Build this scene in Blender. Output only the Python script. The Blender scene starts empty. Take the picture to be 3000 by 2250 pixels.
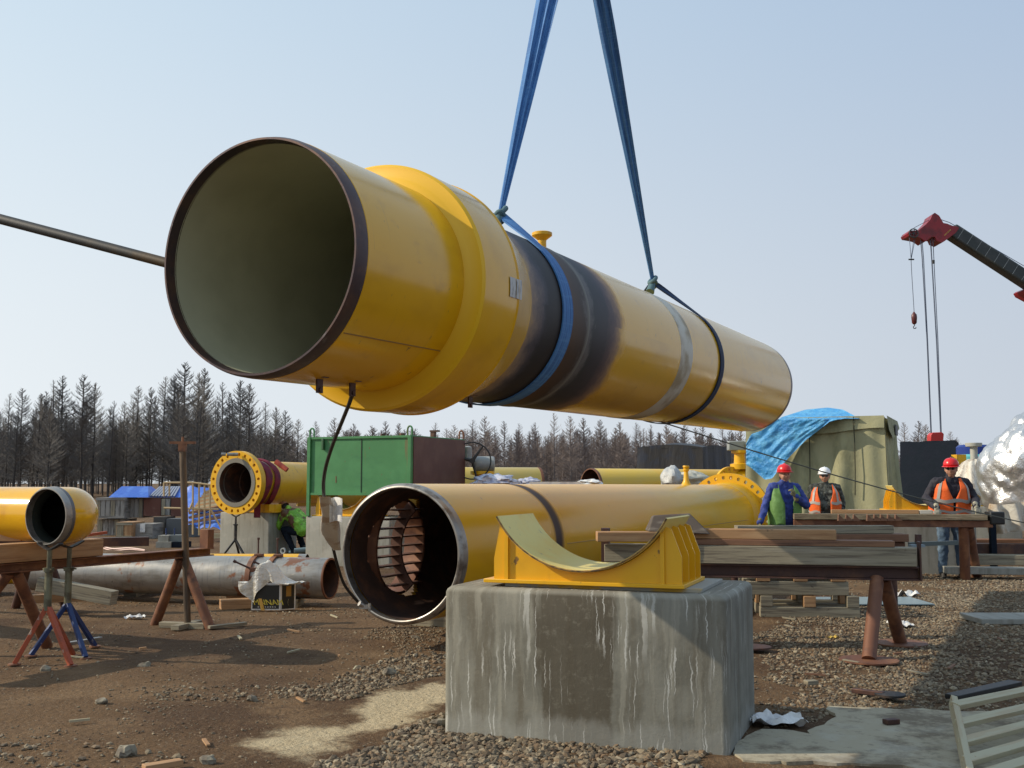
import bpy, math, random
import numpy as np
from mathutils import Vector, Matrix, noise
random.seed(7); rng = np.random.default_rng(7)
V = Vector
Z = V((0, 0, 1))
sc = bpy.context.scene
COL = sc.collection

# ------------------------------------------------------------------ camera
F = 3167.0; TH = math.atan(290 / F); CH = 1.45
cam = bpy.data.cameras.new('camera'); cam.lens = 38.0; cam.sensor_width = 36.0
cam.clip_start = 0.1; cam.clip_end = 5000
camo = bpy.data.objects.new('camera', cam); COL.objects.link(camo)
camo.location = (0, 0, CH); camo.rotation_euler = (math.pi / 2 + TH, 0, 0)
sc.camera = camo
def ray(px, py):
    x = (px - 1500) / F; u = -(py - 1125) / F
    return V((x, math.cos(TH) - math.sin(TH) * u, math.sin(TH) + math.cos(TH) * u))
def P(px, py, Y):            # world point seen at a photo position, at world depth Y
    d = ray(px, py); return V((0, 0, CH)) + d * (Y / d.y)
def G(px, py, z=0.0):        # world point on the level z
    d = ray(px, py); return V((0, 0, CH)) + d * ((z - CH) / d.z)
def Zat(py, Y):              # height of a photo row at depth Y
    return P(1500, py, Y).z

# ------------------------------------------------------------------ mesh builder
def frame(axis, up=Z):
    a = axis.normalized(); s = a.cross(up)
    if s.length < 1e-4: s = a.cross(V((0, 1, 0)))
    s.normalize(); return a, s, s.cross(a).normalized()
class MB:
    def __init__(s): s.v = []; s.f = []; s.uv = []
    def quad(s, ids, uvs=None):
        s.f.append(tuple(ids)); s.uv.extend(uvs if uvs else [(0, 0)] * len(ids))
    def hexa(s, p, L=None, o=None):
        b = len(s.v); s.v += [V(q) for q in p]
        o = random.random() * 7 if o is None else o
        for q in ((0, 3, 2, 1), (4, 5, 6, 7), (0, 1, 5, 4), (1, 2, 6, 5), (2, 3, 7, 6), (3, 0, 4, 7)):
            e1 = (s.v[b + q[1]] - s.v[b + q[0]]).length; e2 = (s.v[b + q[2]] - s.v[b + q[1]]).length
            k = o + q[0] * .37 + q[2] * .11
            if e1 >= e2: u = [(k, k), (k + e1, k), (k + e1, k + e2), (k, k + e2)]
            else: u = [(k, k), (k, k + e1), (k + e2, k + e1), (k + e2, k)]
            s.quad([b + i for i in q], u)
        return s
    def box(s, c, size, ax=None):
        c = V(c); X, Y, W = ax if ax else (V((1, 0, 0)), V((0, 1, 0)), Z)
        a, b, d = (X * size[0] / 2, Y * size[1] / 2, W * size[2] / 2)
        return s.hexa([c - a - b - d, c + a - b - d, c + a + b - d, c - a + b - d, c - a - b + d, c + a - b + d, c + a + b + d, c - a + b + d])
    def beam(s, p0, p1, w, h, up=Z):
        p0 = V(p0); p1 = V(p1); a, sd, u = frame(p1 - p0, up)
        return s.box((p0 + p1) / 2, ((p1 - p0).length, w, h), (a, sd, u))
    def lathe(s, prof, C, axis, n=48, a0=0.0, a1=2 * math.pi, skip=None, up=Z, flip=False):
        C = V(C); a, sd, u = frame(axis, up); b = len(s.v); full = abs(a1 - a0 - 2 * math.pi) < 1e-6
        m = n if full else n + 1
        for (t, r) in prof:
            for j in range(m):
                an = a0 + (a1 - a0) * j / n
                s.v.append(C + a * t + (sd * math.cos(an) + u * math.sin(an)) * r)
        acc = 0
        for i in range(len(prof) - 1):
            d = math.hypot(prof[i + 1][0] - prof[i][0], prof[i + 1][1] - prof[i][1])
            for j in range(n):
                k = (j + 1) % m
                q = [b + i * m + j, b + i * m + k, b + (i + 1) * m + k, b + (i + 1) * m + j]
                if skip and skip((s.v[q[0]] + s.v[q[2]]) / 2): continue
                t0, t1 = (prof[i][0], prof[i + 1][0])
                if abs(t1 - t0) < 1e-5: t1 = t0 + d
                ua, ub = j / n, (j + 1) / n
                uvq = [(t0, ua), (t0, ub), (t1, ub), (t1, ua)]
                s.quad(q, uvq) if not flip else s.quad(q[::-1], uvq[::-1])
        return s
    def tube(s, p0, p1, r0, r1=None, n=16, cap=True):
        p0 = V(p0); p1 = V(p1); L = (p1 - p0).length; r1 = r0 if r1 is None else r1
        pr = [(0, r0), (L, r1)]
        if cap: pr = [(0, .0005), (0, r0), (L, r1), (L, .0005)]
        return s.lathe(pr, p0, p1 - p0, n)
    def pipe(s, p0, p1, R, t=.015, n=48):
        L = (V(p1) - V(p0)).length
        return s.lathe([(0, R - t), (0, R), (L, R), (L, R - t), (0, R - t)], p0, V(p1) - V(p0), n)
    def path(s, pts, r, n=8, closed=False):
        pts = [V(p) for p in pts]; b = len(s.v); N = len(pts); rr = r if callable(r) else (lambda t: r)
        up = Z; L = 0
        for i, p in enumerate(pts):
            d = (pts[(i + 1) % N] - pts[i - 1]) if closed else (pts[min(i + 1, N - 1)] - pts[max(i - 1, 0)])
            a, sd, u = frame(d, up); up = u
            for j in range(n):
                an = 2 * math.pi * j / n
                s.v.append(p + (sd * math.cos(an) + u * math.sin(an)) * rr(i / (N - 1)))
        for i in range(N if closed else N - 1):
            k = (i + 1) % N; l = (pts[k] - pts[i]).length
            for j in range(n):
                jj = (j + 1) % n
                s.quad([b + i * n + j, b + i * n + jj, b + k * n + jj, b + k * n + j], [(L, j / n), (L, (j + 1) / n), (L + l, (j + 1) / n), (L + l, j / n)])
            L += l
        if not closed:
            s.quad([b + j for j in range(n)]); s.quad([b + (N - 1) * n + j for j in range(n)][::-1])
        return s
    def prism(s, poly, vec):
        poly = [V(p) for p in poly]; vec = V(vec); b = len(s.v); n = len(poly)
        s.v += poly + [p + vec for p in poly]
        s.quad(list(range(b, b + n))[::-1], [(p.x, p.z) for p in poly][::-1]); s.quad(list(range(b + n, b + 2 * n)), [(p.x, p.z) for p in poly])
        for i in range(n):
            k = (i + 1) % n; l = (poly[k] - poly[i]).length
            s.quad([b + i, b + k, b + n + k, b + n + i], [(0, 0), (l, 0), (l, vec.length), (0, vec.length)])
        return s
    def grid(s, fn, nu, nv, su=1, sv=1):
        b = len(s.v)
        for i in range(nu + 1):
            for j in range(nv + 1): s.v.append(V(fn(i / nu, j / nv)))
        w = nv + 1
        for i in range(nu):
            for j in range(nv):
                s.quad([b + i * w + j, b + (i + 1) * w + j, b + (i + 1) * w + j + 1, b + i * w + j + 1],
                       [(i / nu * su, j / nv * sv), ((i + 1) / nu * su, j / nv * sv), ((i + 1) / nu * su, (j + 1) / nv * sv), (i / nu * su, (j + 1) / nv * sv)])
        return s
    def sphere(s, c, r, n=12, sc_=(1, 1, 1)):
        c = V(c); b = len(s.v); m = n * 2
        for i in range(n + 1):
            t = math.pi * i / n
            for j in range(m):
                p = 2 * math.pi * j / m
                s.v.append(c + V((math.sin(t) * math.cos(p) * r * sc_[0], math.sin(t) * math.sin(p) * r * sc_[1], math.cos(t) * r * sc_[2])))
        for i in range(n):
            for j in range(m):
                k = (j + 1) % m
                s.quad([b + i * m + j, b + (i + 1) * m + j, b + (i + 1) * m + k, b + i * m + k], [(j / m, i / n)] * 4)
        return s
    def capsule(s, p0, p1, r0, r1=None, n=12):
        p0 = V(p0); p1 = V(p1); r1 = r0 if r1 is None else r1; L = (p1 - p0).length
        pr = []
        for k in range(5): t = math.pi / 2 * k / 4; pr.append((-r0 * math.cos(t), max(r0 * math.sin(t), .0008)))
        for k in range(5): t = math.pi / 2 * k / 4; pr.append((L + r1 * math.sin(t), max(r1 * math.cos(t), .0008)))
        return s.lathe(pr, p0, (p1 - p0) if L > 1e-5 else Z, n)
def wloc(o):
    l = V((0, 0, 0))
    while o: l += o.location; o = o.parent
    return l
def build(name, mb, mat, parent=None, smooth=35, bevel=None, sub=0, solid=0, remesh=0, disp=None):
    me = bpy.data.meshes.new(name)
    vs = mb.v
    if parent is not None: off = wloc(parent)
    else:
        zs = min(p.z for p in vs); cx = (min(p.x for p in vs) + max(p.x for p in vs)) / 2; cy = (min(p.y for p in vs) + max(p.y for p in vs)) / 2
        off = V((cx, cy, zs))
    me.from_pydata([(p - off)[:] for p in vs], [], mb.f)
    uvl = me.uv_layers.new(name='UVMap'); uvl.data.foreach_set('uv', [c for t in mb.uv for c in t])
    if not isinstance(mat, (list, tuple)): mat = [mat]
    for m in mat: me.materials.append(m)
    if smooth:
        me.polygons.foreach_set('use_smooth', [True] * len(me.polygons)); me.set_sharp_from_angle(angle=math.radians(smooth))
    o = bpy.data.objects.new(name, me); COL.objects.link(o)
    if parent is not None: o.parent = parent
    else: o.location = off
    if bevel:
        b = o.modifiers.new('bevel', 'BEVEL'); b.width = bevel; b.segments = 2; b.limit_method = 'ANGLE'; b.angle_limit = math.radians(40)
    if solid: b = o.modifiers.new('solid', 'SOLIDIFY'); b.thickness = solid
    if remesh:
        b = o.modifiers.new('remesh', 'REMESH'); b.mode = 'VOXEL'; b.voxel_size = remesh; b.use_smooth_shade = True
        b = o.modifiers.new('smooth', 'SMOOTH'); b.iterations = 4; b.factor = .6
        if disp:
            t = bpy.data.textures.new('wrinkle', 'CLOUDS'); t.noise_scale = disp[0]
            d = o.modifiers.new('disp', 'DISPLACE'); d.texture = t; d.strength = disp[1]; d.texture_coords = 'LOCAL'
    return o
def tag(o, label=None, cat=None, group=None, kind=None):
    if label: o['label'] = label
    if cat: o['category'] = cat
    if group: o['group'] = group
    if kind: o['kind'] = kind
    return o
def thing(name, label, cat, loc, group=None):
    o = bpy.data.objects.new(name, None); COL.objects.link(o); o.location = loc; o.empty_display_size = .1
    return tag(o, label, cat, group)
def single(name, mb, mat, label, cat, group=None, **k):
    return tag(build(name, mb, mat, None, **k), label, cat, group)
def copy_tree(o, parent=None):
    c = o.copy(); COL.objects.link(c)
    if parent is not None: c.parent = parent
    for ch in o.children: copy_tree(ch, c)
    return c
def text_mesh(name, body, size, M, mat, parent, extrude=.001):
    cu = bpy.data.curves.new('t', 'FONT'); cu.body = body; cu.size = size; cu.extrude = extrude; cu.align_x = 'CENTER'; cu.align_y = 'CENTER'
    to = bpy.data.objects.new('t', cu); me = bpy.data.meshes.new_from_object(to); bpy.data.objects.remove(to)
    me.transform(M); me.transform(Matrix.Translation(-wloc(parent))); me.materials.clear(); me.materials.append(mat)
    o = bpy.data.objects.new(name, me); COL.objects.link(o); o.parent = parent; return o
def axes(o, x, y, z):       # matrix from axes and origin
    m = Matrix((x, y, z)).transposed().to_4x4(); m.translation = o; return m

# ------------------------------------------------------------------ materials
def L3(c): return (c[0], c[1], c[2], 1)
def mat(name, base, rough=.6, metal=0., layers=(), bump=None, coord='Object', coat=0., spec=.5, ramp=None, alpha=None, trans=0., rvar=.0):
    m = bpy.data.materials.new(name); m.use_nodes = True; nt = m.node_tree; N = nt.nodes; L = nt.links
    b = N['Principled BSDF']; b.inputs['Roughness'].default_value = rough; b.inputs['Metallic'].default_value = metal
    b.inputs['Coat Weight'].default_value = coat; b.inputs['Coat Roughness'].default_value = .12; b.inputs['Specular IOR Level'].default_value = spec
    b.inputs['Base Color'].default_value = L3(base)
    tc = N.new('ShaderNodeTexCoord'); src = tc.outputs[coord]
    def nz(scale, det=4, rgh=.6, seed=0.):
        mp = N.new('ShaderNodeMapping'); mp.inputs['Scale'].default_value = scale if hasattr(scale, '__len__') else (scale,) * 3
        mp.inputs['Location'].default_value = (seed, seed * 1.7, seed * .3); L.new(src, mp.inputs[0])
        n = N.new('ShaderNodeTexNoise'); n.inputs['Scale'].default_value = 1; n.inputs['Detail'].default_value = det; n.inputs['Roughness'].default_value = rgh
        L.new(mp.outputs[0], n.inputs['Vector']); return n.outputs['Fac']
    cur = None
    for i, ly in enumerate(layers):
        f = nz(ly['s'], ly.get('d', 4), ly.get('r', .6), ly.get('seed', i * 3.1 + 1))
        mr = N.new('ShaderNodeMapRange'); mr.inputs[1].default_value = ly['lo']; mr.inputs[2].default_value = ly['hi']; mr.inputs[4].default_value = ly.get('m', 1.0)
        mr.interpolation_type = 'SMOOTHSTEP'
        L.new(f, mr.inputs[0])
        fac = mr.outputs[0]
        if 'u' in ly or 'v' in ly or 'z' in ly:     # limit to a range along u / v / z
            sp = N.new('ShaderNodeSeparateXYZ'); L.new(src, sp.inputs[0])
            key = 'u' if 'u' in ly else ('v' if 'v' in ly else 'z'); a0, a1 = ly[key]
            m2 = N.new('ShaderNodeMapRange'); m2.inputs[1].default_value = a0; m2.inputs[2].default_value = a1
            L.new(sp.outputs[{'u': 0, 'v': 1, 'z': 2}[key]], m2.inputs[0])
            mm = N.new('ShaderNodeMath'); mm.operation = 'MULTIPLY'; L.new(fac, mm.inputs[0]); L.new(m2.outputs[0], mm.inputs[1]); fac = mm.outputs[0]
        mx = N.new('ShaderNodeMix'); mx.data_type = 'RGBA'; L.new(fac, mx.inputs[0])
        if cur: L.new(cur, mx.inputs[6])
        else: mx.inputs[6].default_value = L3(base)
        mx.inputs[7].default_value = L3(ly['c']); cur = mx.outputs[2]
    if ramp:      # along u with wobble: list of (pos, color), length
        pts, length, wob = ramp
        sp = N.new('ShaderNodeSeparateXYZ'); L.new(src, sp.inputs[0])
        n1 = nz((3, 9, 1), 8, .75)
        ma = N.new('ShaderNodeMath'); ma.operation = 'MULTIPLY_ADD'; L.new(n1, ma.inputs[0]); ma.inputs[1].default_value = wob; L.new(sp.outputs[0], ma.inputs[2])
        mb_ = N.new('ShaderNodeMath'); mb_.operation = 'MULTIPLY_ADD'; L.new(ma.outputs[0], mb_.inputs[0]); mb_.inputs[1].default_value = 1 / length; mb_.inputs[2].default_value = -wob * .5 / length
        cr = N.new('ShaderNodeValToRGB'); el = cr.color_ramp.elements
        while len(el) < len(pts): el.new(.5)
        for e, (p, c) in zip(el, pts): e.position = p / length; e.color = (c[0], c[1], c[2], 0 if c[:3] == tuple(base[:3]) else 1)
        L.new(mb_.outputs[0], cr.inputs[0]); 
        mxr = N.new('ShaderNodeMix'); mxr.data_type = 'RGBA'; L.new(cr.outputs[1], mxr.inputs[0])
        if cur: L.new(cur, mxr.inputs[6])
        else: mxr.inputs[6].default_value = L3(base)
        L.new(cr.outputs[0], mxr.inputs[7]); cur = mxr.outputs[2]
        rr = N.new('ShaderNodeMapRange'); rr.inputs[3].default_value = rough; rr.inputs[4].default_value = .55; L.new(cr.outputs[1], rr.inputs[0]); ramp_r = rr.outputs[0]
        cw = N.new('ShaderNodeMapRange'); cw.inputs[3].default_value = coat; cw.inputs[4].default_value = 0; L.new(cr.outputs[1], cw.inputs[0]); L.new(cw.outputs[0], b.inputs['Coat Weight'])
    if cur: L.new(cur, b.inputs['Base Color'])
    if ramp: L.new(ramp_r, b.inputs['Roughness'])
    if rvar and not ramp:
        f = nz(3.0, 5, .6, 9); mr = N.new('ShaderNodeMapRange'); mr.inputs[1].default_value = .3; mr.inputs[2].default_value = .7
        mr.inputs[3].default_value = rough - rvar; mr.inputs[4].default_value = rough + rvar; L.new(f, mr.inputs[0]); L.new(mr.outputs[0], b.inputs['Roughness'])
    if bump:
        f = nz(bump[0], 6, .65, 5); bp = N.new('ShaderNodeBump'); bp.inputs['Strength'].default_value = bump[1]; bp.inputs['Distance'].default_value = bump[2]
        L.new(f, bp.inputs['Height']); L.new(bp.outputs[0], b.inputs['Normal'])
    if trans: b.inputs['Transmission Weight'].default_value = trans
    if alpha is not None: b.inputs['Alpha'].default_value = alpha
    return m
YEL = (.75, .405, .008); YD = (.52, .25, .01); CHALK = (.62, .45, .14)
pipe_yellow = mat('yellow_pipe_coating', YEL, .2, layers=[dict(c=CHALK, s=1.2, lo=.4, hi=.75, m=.45), dict(c=YD, s=3, lo=.5, hi=.8, m=.4), dict(c=(.2, .12, .05), s=14, lo=.68, hi=.76, m=.5)], bump=((5, 5, 5), .12, .01), rvar=.07, coat=.25)
paint_yellow = mat('yellow_paint', (.74, .40, .008), .38, layers=[dict(c=(.30, .15, .04), s=(6, 6, 1.2), lo=.58, hi=.72, m=.5), dict(c=(.55, .27, .01), s=4, lo=.5, hi=.8, m=.5), dict(c=(.12, .07, .04), s=11, lo=.66, hi=.72, m=.85)], bump=(25, .1, .004), rvar=.1)
faded_yellow = mat('faded_yellow_paint', (.78, .64, .20), .42, layers=[dict(c=(.78, .52, .10), s=3, lo=.4, hi=.7, m=.7), dict(c=(.3, .25, .15), s=16, lo=.62, hi=.72, m=.6)], bump=(20, .1, .004))
rim_steel = mat('dark_weld_end_steel', (.075, .055, .06), .45, .6, layers=[dict(c=(.16, .09, .06), s=6, lo=.4, hi=.7, m=.7), dict(c=(.22, .2, .2), s=(20, 20, 20), lo=.6, hi=.75, m=.6)], bump=(30, .2, .003))
bright_steel = mat('ground_steel_edge', (.36, .34, .31), .42, .75, layers=[dict(c=(.12, .09, .07), s=9, lo=.45, hi=.7, m=.8)], bump=(30, .15, .003))
lining = mat('olive_pipe_lining', (.43, .43, .30), .45, layers=[dict(c=(.35, .35, .24), s=1.5, lo=.35, hi=.7)], bump=(8, .05, .004))
rust_bar = mat('dark_rust_bars', (.10, .045, .03), .75, .1, layers=[dict(c=(.17, .08, .05), s=7, lo=.45, hi=.7), dict(c=(.05, .025, .02), s=4, lo=.45, hi=.7, m=.7)], bump=(40, .4, .004))
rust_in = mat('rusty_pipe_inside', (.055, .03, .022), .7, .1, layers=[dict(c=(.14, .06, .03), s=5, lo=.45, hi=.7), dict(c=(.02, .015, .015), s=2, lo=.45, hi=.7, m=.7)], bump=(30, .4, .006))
rust = mat('rusty_brown_steel', (.16, .065, .035), .62, .15, layers=[dict(c=(.26, .12, .06), s=5, lo=.42, hi=.7), dict(c=(.07, .035, .03), s=9, lo=.5, hi=.75, m=.8)], bump=(40, .3, .003))
rust_dark = mat('dark_rusty_steel', (.07, .035, .03), .55, .3, layers=[dict(c=(.15, .07, .04), s=4, lo=.45, hi=.7)], bump=(40, .25, .003))
grey_steel = mat('bare_grey_pipe_steel', (.33, .32, .30), .36, .5, layers=[dict(c=(.20, .18, .15), s=(3, 14, 14), lo=.4, hi=.75, m=.8), dict(c=(.12, .13, .16), s=(30, 4, 4), lo=.5, hi=.75, m=.5), dict(c=(.23, .09, .04), s=2.6, lo=.58, hi=.63, m=.9)], bump=((40, 6, 6), .15, .004), rvar=.1)
concrete_old = mat('streaked_concrete', (.25, .24, .195), .85, coord='UV', layers=[
    dict(c=(.13, .115, .085), s=(3.0, .9, 1), lo=.45, hi=.62, m=.75), dict(c=(.36, .36, .32), s=(2, 3, 1), lo=.55, hi=.75, m=.5),
    dict(c=(.15, .13, .10), s=(26, .9, 1), lo=.48, hi=.65, m=.55, v=(-.3, .9)),
    dict(c=(.52, .53, .50), s=(38, 1.3, 1), lo=.60, hi=.68, m=.7, d=2), dict(c=(.60, .61, .58), s=(80, 3.5, 1), lo=.66, hi=.71, m=.8, d=3),
    dict(c=(.10, .09, .075), s=(60, 60, 1), lo=.64, hi=.72, m=.6)], bump=((18, 18, 18), .25, .008))
concrete_dull = mat('dull_concrete', (.27, .27, .24), .85, coord='UV', layers=[dict(c=(.16, .15, .12), s=(12, 1.5, 1), lo=.45, hi=.7, m=.7), dict(c=(.36, .35, .31), s=(3, 3, 1), lo=.5, hi=.7, m=.6)], bump=(12, .3, .01))
wood = mat('weathered_timber', (.27, .24, .17), .8, coord='UV', layers=[dict(c=(.12, .10, .075), s=(2.5, 55, 1), lo=.45, hi=.65, m=.85), dict(c=(.37, .34, .26), s=(1, 18, 1), lo=.5, hi=.7, m=.6), dict(c=(.06, .045, .035), s=(9, 9, 1), lo=.66, hi=.72, m=.8)], bump=((4, 90, 1), .5, .004))
wood_tan = mat('fresh_orange_timber', (.40, .23, .11), .75, coord='UV', layers=[dict(c=(.25, .13, .06), s=(2, 45, 1), lo=.45, hi=.65, m=.7), dict(c=(.50, .33, .18), s=(1.3, 6, 1), lo=.5, hi=.7, m=.6), dict(c=(.08, .05, .04), s=(7, 7, 1), lo=.67, hi=.72, m=.8)], bump=((4, 80, 1), .4, .003))
wood_brown = mat('brown_stained_timber', (.19, .095, .055), .75, coord='UV', layers=[dict(c=(.09, .045, .03), s=(2, 45, 1), lo=.45, hi=.65, m=.8), dict(c=(.32, .17, .09), s=(1.3, 6, 1), lo=.5, hi=.7, m=.6)], bump=((4, 80, 1), .4, .003))
wood_grey = mat('grey_crate_boards', (.28, .27, .25), .85, coord='UV', layers=[dict(c=(.13, .12, .11), s=(1.5, 9, 1), lo=.45, hi=.6, m=.8)], bump=(10, .3, .01))
wood_red = mat('red_brown_board', (.13, .05, .035), .8, layers=[dict(c=(.18, .09, .07), s=4, lo=.45, hi=.65)])
pallet_pale = mat('pale_pallet_wood', (.40, .37, .25), .7, coord='UV', layers=[dict(c=(.36, .28, .17), s=(2, 30, 1), lo=.45, hi=.65, m=.7), dict(c=(.25, .13, .06), s=(7, 7, 1), lo=.65, hi=.72, m=.8)], bump=((3, 60, 1), .3, .002))
green = mat('green_container_paint', (.045, .19, .065), .5, layers=[dict(c=(.12, .06, .03), s=(22, 22, 9), lo=.66, hi=.72, m=.8), dict(c=(.06, .23, .085), s=2, lo=.4, hi=.7), dict(c=(.17, .10, .04), s=(7, 7, .7), lo=.62, hi=.72, m=.7), dict(c=(.03, .15, .06), s=(3, 3, 8), lo=.5, hi=.75, m=.5)], bump=(3, .15, .02))
brown_side = mat('brown_container_side', (.085, .032, .028), .55, layers=[dict(c=(.11, .05, .04), s=3, lo=.4, hi=.7)], bump=(3, .15, .02))
blue_web = mat('blue_webbing', (.065, .20, .46), .75, coord='UV', layers=[dict(c=(.03, .10, .28), s=(3, 60, 1), lo=.4, hi=.65, m=.9), dict(c=(.12, .29, .52), s=(60, 3, 1), lo=.5, hi=.7, m=.4)], bump=((300, 40, 1), .3, .002))
teal_web = mat('worn_teal_webbing', (.07, .14, .16), .8, coord='UV', layers=[dict(c=(.12, .2, .24), s=(3, 20, 1), lo=.45, hi=.65)], bump=((200, 40, 1), .3, .002))
dark_web = mat('dark_blue_webbing', (.012, .025, .06), .8, coord='UV', layers=[dict(c=(.02, .05, .12), s=(3, 20, 1), lo=.45, hi=.65)], bump=((200, 40, 1), .3, .002))
red_web = mat('dark_red_webbing', (.22, .012, .03), .75, layers=[dict(c=(.12, .01, .03), s=9, lo=.4, hi=.65)], bump=(40, .3, .004))
red_end = mat('faded_red_strap', (.5, .09, .05), .75, layers=[dict(c=(.3, .04, .03), s=9, lo=.4, hi=.65)])
rubber = mat('black_rubber', (.015, .016, .016), .5, bump=(20, .2, .003))
black_steel = mat('black_steel', (.03, .03, .03), .5, .4, layers=[dict(c=(.08, .06, .05), s=9, lo=.5, hi=.7)])
blue_leg = mat('blue_stand_paint', (.012, .035, .13), .5, layers=[dict(c=(.3, .3, .32), s=12, lo=.62, hi=.68, m=.8)])
red_leg = mat('red_orange_stand_paint', (.36, .07, .025), .55, layers=[dict(c=(.5, .38, .3), s=12, lo=.62, hi=.68, m=.8), dict(c=(.15, .05, .03), s=5, lo=.5, hi=.7, m=.7)])
olive_steel = mat('olive_stand_steel', (.17, .17, .11), .5, .3, layers=[dict(c=(.09, .08, .05), s=9, lo=.45, hi=.65)])
post_steel = mat('brown_post_steel', (.14, .10, .065), .55, .3, layers=[dict(c=(.07, .05, .035), s=(9, 9, 2), lo=.45, hi=.65)], bump=(20, .2, .004))
plastic = mat('white_plastic_sheet', (.72, .72, .70), .25, layers=[dict(c=(.5, .5, .52), s=8, lo=.45, hi=.7)], bump=(9, .5, .03), trans=.0)
plastic_clear = mat('translucent_plastic', (.62, .58, .50), .3, layers=[dict(c=(.38, .33, .27), s=(9, 9, 2), lo=.45, hi=.65), dict(c=(.7, .68, .62), s=5, lo=.5, hi=.7, m=.7)], bump=(8, .6, .04))
plastic_tan = mat('tan_plastic_sheet', (.50, .36, .22), .35, layers=[dict(c=(.58, .56, .5), s=1.5, lo=.42, hi=.6)], bump=(5, .6, .05))
foil = mat('crinkled_silver_foil', (.62, .62, .62), .30, .8, layers=[dict(c=(.5, .48, .5), s=5, lo=.5, hi=.7, m=.5)], bump=(7, .5, .05))
tarp_blue = mat('bright_blue_tarpaulin', (.06, .33, .68), .35, layers=[dict(c=(.13, .45, .75), s=5, lo=.4, hi=.65), dict(c=(.03, .22, .58), s=1.5, lo=.5, hi=.7, m=.8)], bump=(9, .8, .06))
tarp_deep = mat('deep_blue_tarpaulin', (.035, .12, .50), .4, layers=[dict(c=(.08, .2, .6), s=3, lo=.45, hi=.65)], bump=(5, .5, .05))
canvas = mat('khaki_canvas', (.33, .32, .19), .85, layers=[dict(c=(.22, .215, .12), s=(3, 3, 1), lo=.42, hi=.68), dict(c=(.36, .34, .18), s=9, lo=.5, hi=.7, m=.5)], bump=(12, .4, .02))
navy = mat('dark_navy_tarpaulin', (.010, .015, .024), .8, spec=.1, layers=[dict(c=(.012, .016, .026), s=3, lo=.45, hi=.65)], bump=(4, .4, .04))
black_tarp = mat('black_plastic_tarp', (.028, .027, .028), .5, spec=.25, layers=[dict(c=(.025, .03, .045), s=3, lo=.45, hi=.65)], bump=((9, 9, 2), .5, .04))
crane_red = mat('crane_red_paint', (.26, .012, .02), .4, layers=[dict(c=(.14, .01, .015), s=2, lo=.45, hi=.65)])
crane_dark = mat('dark_grey_boom_steel', (.028, .036, .036), .5, layers=[dict(c=(.045, .05, .05), s=1.5, lo=.45, hi=.65)])
rope_steel = mat('grey_wire_rope', (.13, .15, .2), .45, .5)
tan_paint = mat('tan_railing_paint', (.48, .36, .2), .6)
gear_grey = mat('grey_gearbox_paint', (.30, .32, .31), .4, layers=[dict(c=(.2, .22, .24), s=4, lo=.45, hi=.65)])
white_tape = mat('white_chalk_band', (.60, .57, .48), .6, layers=[dict(c=(.35, .28, .17), s=(3, 3, 3), lo=.45, hi=.65)])
cardboard_black = mat('black_printed_carton', (.02, .022, .02), .35)
carton_white = mat('white_carton_edge', (.6, .6, .58), .5)
print_yellow = mat('yellow_print', (.6, .5, .06), .4)
tape_tan = mat('brown_packing_tape', (.5, .3, .06), .3)
skin = mat('skin', (.46, .24, .16), .55)
hair = mat('dark_hair', (.02, .015, .012), .8)
eye_dark = mat('dark_lens', (.01, .01, .01), .15)
orange_vest = mat('orange_hi_vis', (.85, .13, .015), .65, layers=[dict(c=(.7, .09, .01), s=9, lo=.45, hi=.7, m=.6)], bump=(9, .4, .02))
green_vest = mat('green_hi_vis', (.10, .22, .05), .65, layers=[dict(c=(.16, .32, .10), s=9, lo=.45, hi=.7)], bump=(9, .4, .02))
lime_vest = mat('lime_hi_vis', (.16, .40, .03), .6, layers=[dict(c=(.3, .6, .08), s=7, lo=.5, hi=.6), dict(c=(.12, .06, .03), s=4, lo=.52, hi=.58)])
silver_band = mat('silver_reflective_band', (.36, .34, .31), .5)
blue_cloth = mat('blue_work_jacket', (.028, .055, .27), .75, layers=[dict(c=(.018, .035, .17), s=8, lo=.45, hi=.65)], bump=(12, .4, .015))
navy_cloth = mat('navy_sleeves', (.018, .016, .026), .8, bump=(12, .4, .015))
camo_cloth = mat('dark_camouflage_cloth', (.045, .05, .042), .85, layers=[dict(c=(.10, .11, .10), s=14, lo=.5, hi=.56), dict(c=(.015, .018, .016), s=10, lo=.55, hi=.6)])
denim = mat('worn_denim', (.05, .09, .15), .85, layers=[dict(c=(.12, .18, .25), s=6, lo=.45, hi=.65)], bump=(9, .4, .02))
helmet_red = mat('red_hard_hat', (.62, .012, .015), .3)
helmet_white = mat('white_hard_hat', (.8, .8, .8), .3)
glove_mat = mat('grey_work_gloves', (.36, .34, .25), .85, layers=[dict(c=(.18, .17, .15), s=30, lo=.45, hi=.6)])
glove_olive = mat('olive_work_gloves', (.16, .14, .07), .85)
boot_mat = mat('dark_boots', (.03, .027, .024), .6)
bark = mat('dark_larch_bark', (.05, .045, .044), .9)
twig_near = mat('grey_brown_twigs', (.13, .12, .112), .9)  # twigs lightened: some haze is mixed into the colour
twig_far = mat('haze_tinted_brown_twigs', (.19, .155, .142), .95)  # distance haze painted in as a paler twig colour
bark_far = mat('haze_tinted_bark', (.14, .12, .116), .95)  # paler bark for the far trees, haze put into the colour
stone_mat = None

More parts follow.
